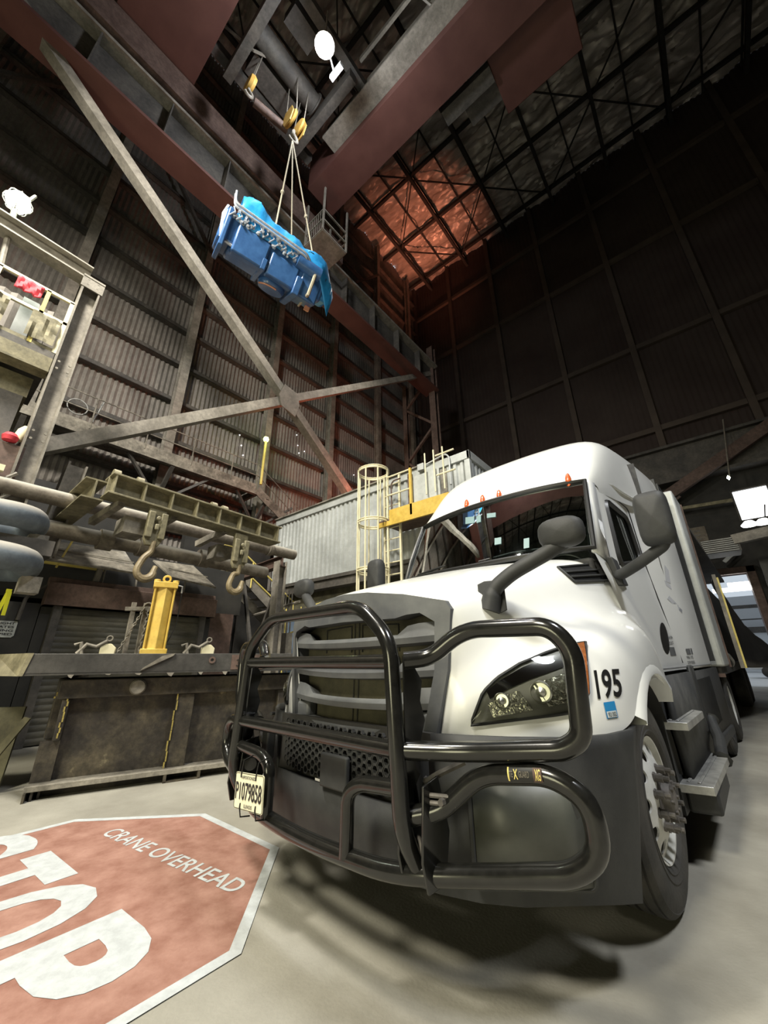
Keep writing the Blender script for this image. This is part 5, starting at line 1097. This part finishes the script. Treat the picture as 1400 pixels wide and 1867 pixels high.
part(g, 'yellow_paint_mark', mat('worn_yellow_mark', (.20, .16, .05), (.42, .33, .08), 20, .7), vs_, smooth=0)
ld = thing('vessel_lid', tuple(B_(0, 0, 1.13)), 'dark grey steel lid tray lying on the iron vessel, stencilled 30', 'lid')
g = MB(); bbx(g, -.33, 3.3, -.16, 1.6, 1.14, 1.17); g.prism([B_(-.33, -.16, 1.15), B_(3.3, -.16, 1.15), B_(3.3, -.16, 1.355), B_(-.30, -.16, 1.355)], BV*.05)
bbx(g, -.30, 3.3, -.14, 1.6, 1.30, 1.345); part(g, 'tray', mat('dull_grey_iron', (.035, .034, .032), (.065, .062, .057), 1.5, .5, bump=.1, detail=10, speck=.35), ld, bevel=.004)
g = MB(); g.prism([B_(-.34, -.17, 1.14), B_(-.30, -.17, 1.36), B_(-.72, .55, 1.36), B_(-.80, .55, 1.14)], BU*.04); part(g, 'end_plate', K['tan'], ld)
g = MB(); g.prism([B_(.72, -.19, 1.17), B_(1.03, -.19, 1.33), B_(1.05, -.19, 1.36), B_(.92, -.19, 1.33), B_(.74, -.19, 1.20)], BV*.03); part(g, 'steel_offcut', K['dust'], ld)
g = MB(); vs2, fs2 = textmesh('30'); g.add([B_(1.76+.13*v.x, -.178, 1.20+.085*v.y) for v in vs2], fs2, 0); part(g, 'stencil', K['decal'], ld, smooth=0)
g = MB(); bbx(g, 1.70, 2.1, -.168, -.15, 1.165, 1.34); g.lathe([(.035, 0), (.04, .012), (.02, .012), (.018, 0)], B_(1.47, -.165, 1.28), -BV, 16); part(g, 'rust_patch', K['redbrown'], ld)
random.seed(3)
g = MB()
for k in range(6):
    u = .05+k*.31+random.random()*.05; w = .03+.05*random.random(); hh = .01+.035*random.random()*(1 if k % 3 else 2); g.prism([B_(u, -.165, 1.145), B_(u+w, -.165, 1.145), B_(u+w*.7, -.165, 1.145-hh), B_(u+w*.3, -.165, 1.145-hh*.7)], BV*.02)
part(g, 'flaking_scale', K['steel'], ld)
cy = thing('hydraulic_cylinder', tuple(B_(.82, .35, 1.345)), 'upright yellow hydraulic cylinder standing on the dark lid tray', 'hydraulic cylinder')
CB = B_(.82, .35, 1.345)
g = MB(); g.lathe([(.0, 0), (.13, 0), (.13, .07), (.128, .08), (.128, .86), (.0, .86)], CB, (0, 0, 1), 6); part(g, 'barrel', K['yellow'], cy, bevel=.006)
g = MB(); g.box(CB+Vector((0, 0, .88)), (.29, .27, .08), BR); g.box(CB+Vector((0, 0, .04)), (.30, .28, .07), BR)
for s_ in (-1, 1): g.lathe([(0, 0), (.04, 0), (.04, .05), (0, .05)], CB+BU*s_*.11-BV*.08+Vector((0, 0, .9)), (0, 0, 1), 10)
g.lathe([(.028, -.025), (.055, -.025), (.055, .025), (.028, .025), (.028, -.025)], CB+Vector((0, 0, .975)), BV, 18); part(g, 'end_cap', K['yellow'], cy, bevel=.008)
g = MB()
for s_ in (-1, 1):
    for t in (-1, 1): g.tube([CB+BU*s_*.115+BV*t*.10+Vector((0, 0, .05)), CB+BU*s_*.115+BV*t*.10+Vector((0, 0, .88))], .014, 8)
part(g, 'tie_rod', K['yellow'], cy)
g = MB(); g.tube([CB+BU*.14+Vector((0, 0, .90)), CB+BU*.20+Vector((0, 0, .89)), CB+BU*.205+Vector((0, 0, .80))], .012, 6); part(g, 'fitting', K['alu'], cy)
g = MB(); g.tube(fillet([CB+BU*.205+Vector((0, 0, .80)), CB+BU*.21+Vector((0, 0, .35)), CB+BU*.10+Vector((0, 0, .06))], .3), .008, 6); part(g, 'hose', K['decal'], cy)
for k, u in enumerate((.20, 1.36)):
    cl = thing('pipe_clamp', tuple(B_(u, .5, 1.345)), ['cream clamp with tangled fittings on the lid, left of the yellow cylinder', 'cream clamp with a ring on the lid, right of the yellow cylinder'][k], 'clamp', 'cream clamps on the lid')
    g = MB(); c = B_(u+.12, .45, 1.345); g.prism([c-BU*.08, c+BU*.08, c+BU*.085+Vector((0, 0, .09)), c+BU*.03+Vector((0, 0, .14)), c-BU*.04+Vector((0, 0, .14)), c-BU*.08+Vector((0, 0, .1))], BV*.12); part(g, 'cheek', K['crail'], cl, bevel=.008)
    g = MB(); g.tube([c-BU*.3+Vector((0, 0, .02)), c-BU*.22+Vector((0, 0, .13)), c-BU*.12+Vector((0, 0, .10)), c-BU*.02+Vector((0, 0, .17))], .022, 8); g.tube([c-BU*.25+Vector((0, 0, .0)), c-BU*.28+Vector((0, 0, .15)), c-BU*.34+Vector((0, 0, .12))], .02, 8)
    g.tube([c+BU*(.0)+Vector((0, 0, .20))+BU*.03*math.cos(a)+Vector((0, 0, .03*math.sin(a))) for a in [q*PI/6 for q in range(12)]], .009, 6, closed=True); part(g, 'link', K['dust'], cl)
ch = thing('chain_stand', tuple(B_(.6, .5, 1.345)), 'dusty stand with hanging chains left of the yellow cylinder', 'chain stand')
g = MB()
for u in (.50, .64): g.beam(B_(u, .6, 1.345), B_(u-.01, .6, 2.02), .04, .05)
g.beam(B_(.40, .6, 1.93), B_(.72, .6, 1.95), .06, .05); g.tube([B_(.66, .58, 1.97)+BU*.05*math.cos(a)+Vector((0, 0, .05*math.sin(a))) for a in [q*PI/6 for q in range(12)]], .014, 6, closed=True); part(g, 'frame', K['dust'], ch)
def chain(p, q, n):
    g = MB(); p = Vector(p); q = Vector(q); d = (q-p).normalized(); L_ = (q-p).length/n
    for k in range(n):
        c = p.lerp(q, (k+.5)/n); s_ = BU if k % 2 else BV; g.tube([c + d*(L_*.68)*math.cos(a) + s_*(L_*.34)*math.sin(a) for a in [j*PI/5 for j in range(10)]], L_*.14, 5, closed=True)
    return g
part(chain(B_(.62, .55, 1.95), B_(.42, .5, 1.36), 15), 'chain', K['dust'], ch); part(chain(B_(.68, .52, 1.95), B_(.66, .5, 1.36), 13), 'chain', K['dust'], ch)
# olive leaning plates left of the vessel
g = MB(); g.prism([(-6.6, .5, 0), (-6.2, 1.1, .0), (-6.3, 1.15, .8), (-6.8, .5, .8)], (-.04, .02, 0)); g.prism([(-6.15, .75, 0), (-6.1, .82, 0), (-5.95, 1.15, .7), (-5.98, 1.1, .72)], (-.03, .02, 0)); tag(g.build('leaning_plate', mat('olive_plate', (.05, .045, .022), (.10, .09, .045), 2, .7, speck=.4), loc=(-6.3, .7, 0)), 'olive-tan steel plate leaning left of the iron vessel', 'plate')
g = MB(); g.lathe([(0, 0), (.2, .02), (.24, .15), (.18, .26), (0, .3)], (-6.6, .95, 0), (0, 0, 1), 14); tag(g.build('rusty_lump', K['redbrown'], loc=(-6.6, .95, 0)), 'rusty rounded lump on the floor behind the leaning plate', 'scrap')

# ============================================================ frame, stair and small things right of the booth
fr = thing('portal_frame', (-9.5, 6, 0), 'grey steel portal frame right of the roller shutter', 'frame')
g = MB(); g.ibeam((-8.55, 6, 0), (-8.55, 6, 3.75), .26, .24, .02, up=(0, 1, 0)); part(g, 'post', K['steel'], fr)
g = MB(); g.ibeam((-10.7, 6, 0), (-10.7, 6, 3.65), .22, .22, .02, up=(0, 1, 0)); part(g, 'post', K['steel2'], fr)
g = MB(); g.ibeam((-10.8, 6, 3.62), (-8.45, 6, 3.75), .2, .28, .02); part(g, 'beam', K['redbrown'], fr)
g = MB(); g.beam((-10.3, 6, 3.5), (-9.4, 6, 1.2), .08, .08); g.beam((-8.7, 6, 3.0), (-9.6, 6, 1.0), .07, .07); part(g, 'brace', K['steel2'], fr)
sr = thing('steel_stair', (-11, 7, 3), 'steel stair with yellow handrails descending behind the portal frame', 'stair')
g = MB(); g.beam((-11, 6.1, 4.0), (-11, 9.3, 1.6), .06, .3); g.beam((-12, 6.1, 4.0), (-12, 9.3, 1.6), .06, .3); part(g, 'stringer', K['steel'], sr)
for k in range(10):
    g = MB(); y = 6.3+.32*k; z = 3.95-.24*k; g.bb((-11.95, y, z-.02), (-11.05, y+.26, z)); part(g, 'tread', K['dust'], sr)
g = MB()
for dz in (.5, 1.0): g.tube([(-10.95, 5.6, 3.6+dz), (-10.95, 6.1, 3.6+dz), (-10.95, 9.3, 1.55+dz)], .025, 6)
for k in range(5): y = 5.8+.85*k; zz = 3.9-.68*max(0, (y-6.1)); g.tube([(-10.95, y, zz-.1), (-10.95, y, zz+.75)], .022, 6)
part(g, 'handrail', K['yrail'], sr)
g = MB(); 
for z in (.55, 1.1): g.tube([(-9.9, 7.3, 2.0+z-.55), (-8.2, 7.3, 2.25+z-.55)], .022, 6)
for x in (-9.9, -9.2, -8.2): g.tube([(x, 7.3, 0), (x, 7.3, 2.75)], .02, 6)
tag(g.build('guard_rail', K['yrail'], loc=(-9, 7.3, 1.5)), 'yellow guard rail beyond the hood mirror', 'railing')
g = MB()
for k in range(5): g.tube([(-9.3+.14*k, 6.6, .0), (-9.3+.14*k, 6.6, 3.0+.1*(k % 2))], .02, 6)
g.tube([(-10.6, 6.6, 2.55), (-8.4, 6.6, 2.75)], .035, 6); g.box((-8.75, 6.5, 1.6), (.3, .2, .7)); tag(g.build('pipe_rack', K['steel'], loc=(-9, 6.6, 1)), 'rack of thin grey pipes and a box behind the frame', 'pipes')
g = MB(); g.bb((-11.5, 8.2, 0), (-9.3, 8.3, 2.7)); tag(g.build('blue_panel', mat('blue_grey_panel', (.10, .14, .20), (.15, .20, .27), 1, .6), loc=(-10, 8.2, 0)), 'blue-grey panel seen through the portal frame', 'panel')

# ============================================================ fluted control room on the right of the hall, with ladder and platform
cr_ = thing('control_room', (-7.8, 8, 3.7), 'long pale grey fluted metal control room raised on beams behind the truck', 'building')
WX0, WX1, WZ0, WZ1, WY = -11.85, -3.8, 3.72, 6.2, 8.0
ys_ = []; rows0 = []
prof_ = []; x = WX0
while x < WX1-.01:
    for dx, dy in ((0, 0), (.07, 0), (.10, .05), (.17, .05), (.20, 0)): prof_.append((x+dx, WY+dy)) if dx < .2 else None
    x += .2
prof_ = [p for p in prof_ if p[0] <= WX1]; g = MB(); g.grid([[(p[0], p[1], z) for p in prof_] for z in (WZ0, WZ1-.18)]); part(g, 'front_wall', K['wbox'], cr_, smooth=0)
g = MB(); y = WY; pr2 = []
while y < WY+2.4:
    for dy, dx in ((0, 0), (.07, 0), (.10, -.05), (.17, -.05)): pr2.append((WX1+dx, y+dy))
    y += .2
g.grid([[(p[0], p[1], z) for p in pr2] for z in (WZ0, WZ1-.18)]); part(g, 'side_wall', K['wbox'], cr_, smooth=0)
g = MB(); g.bb((WX0, WY-.05, WZ1-.2), (WX1+.05, WY+.03, WZ1+.03)); g.bb((WX1-.03, WY-.05, WZ1-.2), (WX1+.05, WY+2.45, WZ1+.03)); g.bb((WX1-.12, WY-.03, WZ0), (WX1+.03, WY+.1, WZ1)); g.bb((WX0, WY, WZ1), (WX1, WY+2.4, WZ1+.02)); part(g, 'roof_trim', K['wbox'], cr_, bevel=.01)
g = MB(); g.bb((WX0, WY-.12, WZ1+.03), (-5.3, WY+2.4, WZ1+.07)); part(g, 'roof_sheet', K['dust'], cr_)
g = MB(); g.bb((WX0, WY+.02, WZ0-.35), (-5.2, WY+2.4, WZ0)); g.bb((WX0+.4, WY-.05, WZ0-.1), (WX1, WY+.15, WZ0)); part(g, 'base_beam', K['steel2'], cr_)
g = MB(); g.bb((-11.9, WY+.35, 0), (-3.8, WY+2.4, WZ0-.35)); part(g, 'lower_wall', K['mesh'], cr_)
g = MB(); g.bb((-11.8, WY-.04, WZ0), (-10.8, WY-.01, WZ0+1.35)); part(g, 'flat_panel', K['wbox'], cr_)
g = MB(); g.bb((-5.45, WY-.03, 4.75), (-4.45, WY-.005, 5.95)); part(g, 'door', K['dust'], cr_, bevel=.01)
g = MB(); g.tube(fillet([(-5.1, WY-.1, 6.2), (-4.4, WY-.1, 6.32), (-4.3, WY-.1, 6.2), (-4.3, WY-.1, 5.4)], .1), .025, 8); g.box((-5.15, WY-.12, 6.16), (.2, .14, .2)); part(g, 'conduit', K['wbox'], cr_, bevel=.01)
pg = thing('access_platform', (-5.4, 7.5, 4.6), 'small yellow-edged access platform on the front of the control room', 'platform')
g = MB(); g.bb((-6.0, 7.05, 4.52), (-3.9, 8.0, 4.56)); part(g, 'deck', K['redbrown'], pg)
g = MB(); g.bb((-5.62, 7.02, 4.5), (-3.9, 7.06, 4.78)); g.bb((-6.0, 7.02, 4.38), (-3.9, 7.08, 4.5)); part(g, 'toe_board', K['yellow'], pg)
g = MB(); g.beam((-4.95, 7.05, 4.5), (-4.95, 7.05, 5.75), .06, .06, up=(1, 0, 0)); part(g, 'railing_post', K['yellow'], pg)
g = MB()
for z in (5.2, 5.72): g.tube([(-5.7, 7.05, z), (-4.95, 7.05, z)], .022, 6); g.tube([(-4.2, 7.05, z+.1), (-3.7, 7.05, z+.1)], .022, 6)
for x in (-4.5, -4.25, -4.0): g.tube([(x, 7.05, 4.9), (x, 7.05, 6.0)], .02, 6)
part(g, 'handrail', K['crail'], pg)
g = MB(); g.box((-4.55, 7.15, 5.15), (.75, .04, .75)); part(g, 'gate_panel', K['wbox'], pg)
la = thing('caged_ladder', (-6.1, 7.3, 0), 'cream caged ladder rising to the access platform on the control room', 'ladder')
lx0, lx1, lyy = -5.95, -5.45, 7.25
g = MB()
for x in (lx0, lx1): g.beam((x, lyy, .2), (x, lyy, 5.85), .05, .05)
part(g, 'side_rail', K['crail'], la)
g = MB(); z = .5
while z < 5.7: g.tube([(lx0, lyy, z), (lx1, lyy, z)], .016, 6); z += .3
part(g, 'rung', K['crail'], la)
def hoop(z, r=.42): return [Vector((-5.85+.0-.28+.0+r*1.0*math.cos(a), 7.0+r*.95*math.sin(a), z)) for a in [k*2*PI/22 for k in range(22)]]
for z in (6.0, 4.55, 3.3, 2.2):
    g = MB(); 
    for dz in (-.03, .03): g.tube(hoop(z+dz), .018, 6, closed=True)
    g.grid([hoop(z-.035), hoop(z+.035)], closed=True); part(g, 'cage_hoop', K['crail'], la)
for k in range(8):
    a = k*2*PI/8+.2; p = Vector((-6.13+.42*math.cos(a), 7.0+.4*math.sin(a), 0)); g = MB(); g.beam(p+Vector((0, 0, 2.0)), p+Vector((0, 0, 6.0)), .04, .02); part(g, 'cage_strap', K['crail'], la)
g = MB(); g.tube(fillet([(-5.6, 7.1, 4.6), (-5.6, 7.1, 5.6), (-5.3, 7.1, 5.6)], .2), .02, 6); g.bb((-5.15, 7.2, 4.7), (-5.05, 7.3, 5.7)); part(g, 'grab_bar', K['redbrown'], la)

# ============================================================ far right: things at the lower back wall
sgb = thing('notice_board', (1.2, 24.6, 7.0), 'pale dusty notice board high on the back wall right of the sleeper', 'sign')
g = MB(); p = ony(1265, 980, 24.85); g.box(p, (1.1, .06, 1.0)); part(g, 'board', K['pipe'], sgb)
g = MB()
for k, s_ in enumerate(('CAUTION', 'KEEP CLEAR', 'OF DOOR')): vs2, fs2 = textmesh(s_); g.add([p+Vector((-.4+.7*v.x, -.04, .25-.22*k+.09*v.y)) for v in vs2], fs2)
part(g, 'lettering', K['decal'], sgb, smooth=0)
hv = thing('ventilation_duct', tuple(ony(1310, 1000, 22)), 'grey louvred ventilation duct below the bright window', 'duct')
c = ony(1312, 1000, 22); g = MB(); g.box(c, (1.3, 1.2, .6)); part(g, 'duct_body', K['steel2'], hv)
g = MB()
for k in range(7): g.box(c+Vector((0, -.62, -.26+.085*k)), (1.15, .05, .02))
part(g, 'louvre', K['wbox'], hv)
g = MB(); a = ony(1335, 985, 21.5); b = ony(1420, 965, 21.5); g.beam(a, b, .35, .4); tag(g.build('duct_run', K['steel'], loc=a), 'segmented grey duct leading to the right edge below the window', 'duct')
for k, (px, py) in enumerate(((1367, 959), (1393, 955))):
    p = ony(px, py, 20); g = MB(); g.lathe([(0, 0), (.22, 0), (.26, .06), (.12, .2), (0, .22)], p, (0, 0, 1), 18, 0); tag(g.build('ceiling_lamp', K['tube'], loc=p), ['left', 'right'][k]+' of the two small round lamps under the bright window', 'lamp', 'small round lamps')
g = MB(); a = ony(1330, 885, 22); g.lathe([(0, -.12), (.07, 0), (0, .12)], ony(1328, 871, 22), (0, 0, 1), 8); tag(g.build('spot_lamp', K['lampw'], loc=ony(1328, 871, 22)), 'tiny spot lamp hanging above the bright window', 'lamp')
g = MB(); a = ony(1318, 765, 23.8); g.beam(a, ony(1330, 870, 22), .05, .05); tag(g.build('hanging_rod', K['steel'], loc=a), 'thin rod hanging from the lintel beam', 'rod')
g = MB(); g.beam(ony(1180, 930, 23.9), ony(1410, 770, 23.9), .3, .55); g.beam(ony(1190, 945, 23.8), ony(1240, 905, 23.8), .1, .1); tag(g.build('diagonal_brace', K['redbrown'], loc=ony(1250, 880, 24)), 'heavy brown diagonal brace under the lintel beam at the right', 'brace')
for k, (a, b) in enumerate((((1238, 928), (1335, 912)), ((1262, 1012), (1335, 1000)), ((1320, 1025), (1345, 1000)))):
    g = MB(); g.beam(ony(*a, 24.3), ony(*b, 24.3), .12, .16); tag(g.build('wall_pipe', [K['tan'], K['steel'], K['wbox']][k], loc=ony(*a, 24.3)), ['tan horizontal rail left of the bright window', 'grey rail below the notice board', 'short white diagonal bar above the doorway'][k], 'rail')
g = MB(); g.prism([(2.2, 23.9, 0), (3.3, 23.9, 0), (3.3, 23.9, 5.2), (2.2, 23.9, 5.4)], (0, .1, 0)); tag(g.build('strip_curtain', K['blacktarp'], loc=(2.7, 24, 0)), 'dark curtain right of the doorway', 'curtain')
# doorway head lights and the yard outside
for k, (px, py, w) in enumerate(((1352, 1068, 1.0), (1335, 1075, 1.5))):
    p = ony(px, py, 25.32); g = MB(); g.box(p, (w, .2, .18 if k else .35)); tag(g.build('strip_light', K['tube'], loc=p), ['short thick bright strip lamp beyond the doorway head', 'long thin bright strip lamp beyond the doorway head'][k], 'lamp')
bl = thing('far_building', (2, 48, 0), 'pale industrial building across the yard seen through the doorway', 'building')
g = MB(); g.bb((-8, 48, 0), (14, 50, 3.2)); g.bb((-8, 49, 3.2), (14, 50, 6.5)); part(g, 'wall', K['van'], bl)
g = MB(); g.bb((-8, 47.9, 3.2), (14, 48, 3.7)); g.bb((-8, 47.9, 5.3), (14, 48, 5.6)); g.bb((-8, 47.9, 4.3), (14, 48, 4.4)); part(g, 'pipe_bridge', K['steel2'], bl)
vn = thing('parked_van', (3.0, 36, 0), 'white van parked in the yard beyond the doorway', 'van')
g = MB(); g.prism([(1.0, 35, .5), (1.0, 35, 1.8), (1.6, 35, 2.0), (4.2, 35, 2.0), (5.0, 35, 1.45), (5.8, 35, 1.3), (5.9, 35, .5)], (0, 1.9, 0)); part(g, 'body', K['van'], vn, bevel=.08)
g = MB()
for x0 in (1.5, 2.6, 3.6): g.bb((x0, 34.97, 1.3), (x0+.75, 35.0, 1.8))
part(g, 'window', K['decal'], vn)
for x in (1.9, 5.0):
    g = MB(); g.lathe([(0, -.1), (.33, -.1), (.36, 0), (.33, .1), (0, .1)], (x, 35.05, .36), (0, 1, 0), 20); part(g, 'wheel', K['rubber'], vn)
# pinholes of daylight in the cladding
ph = [(437, 793, -16.05), (440, 812, -16.05), (443, 830, -16.05), (541, 793, -16.05), (543, 812, -16.05), (545, 826, -16.05), (607, 772, -16.05), (645, 866, -16.05), (732, 767, -16.05), (225, 198, -16.05), (385, 464, -16.05), (555, 823, -16.05)]
for k, (px, py, xx) in enumerate(ph):
    p = onx(px, py, -16.14); g = MB(); g.lathe([(0, -.035), (.03, 0), (0, .035)], p, (0, 0, 1), 6)
    tag(g.build('daylight_pinhole', K['tiny'], loc=p), 'pinhole of daylight in the fluted left wall', 'hole', 'pinholes of daylight in the left wall')
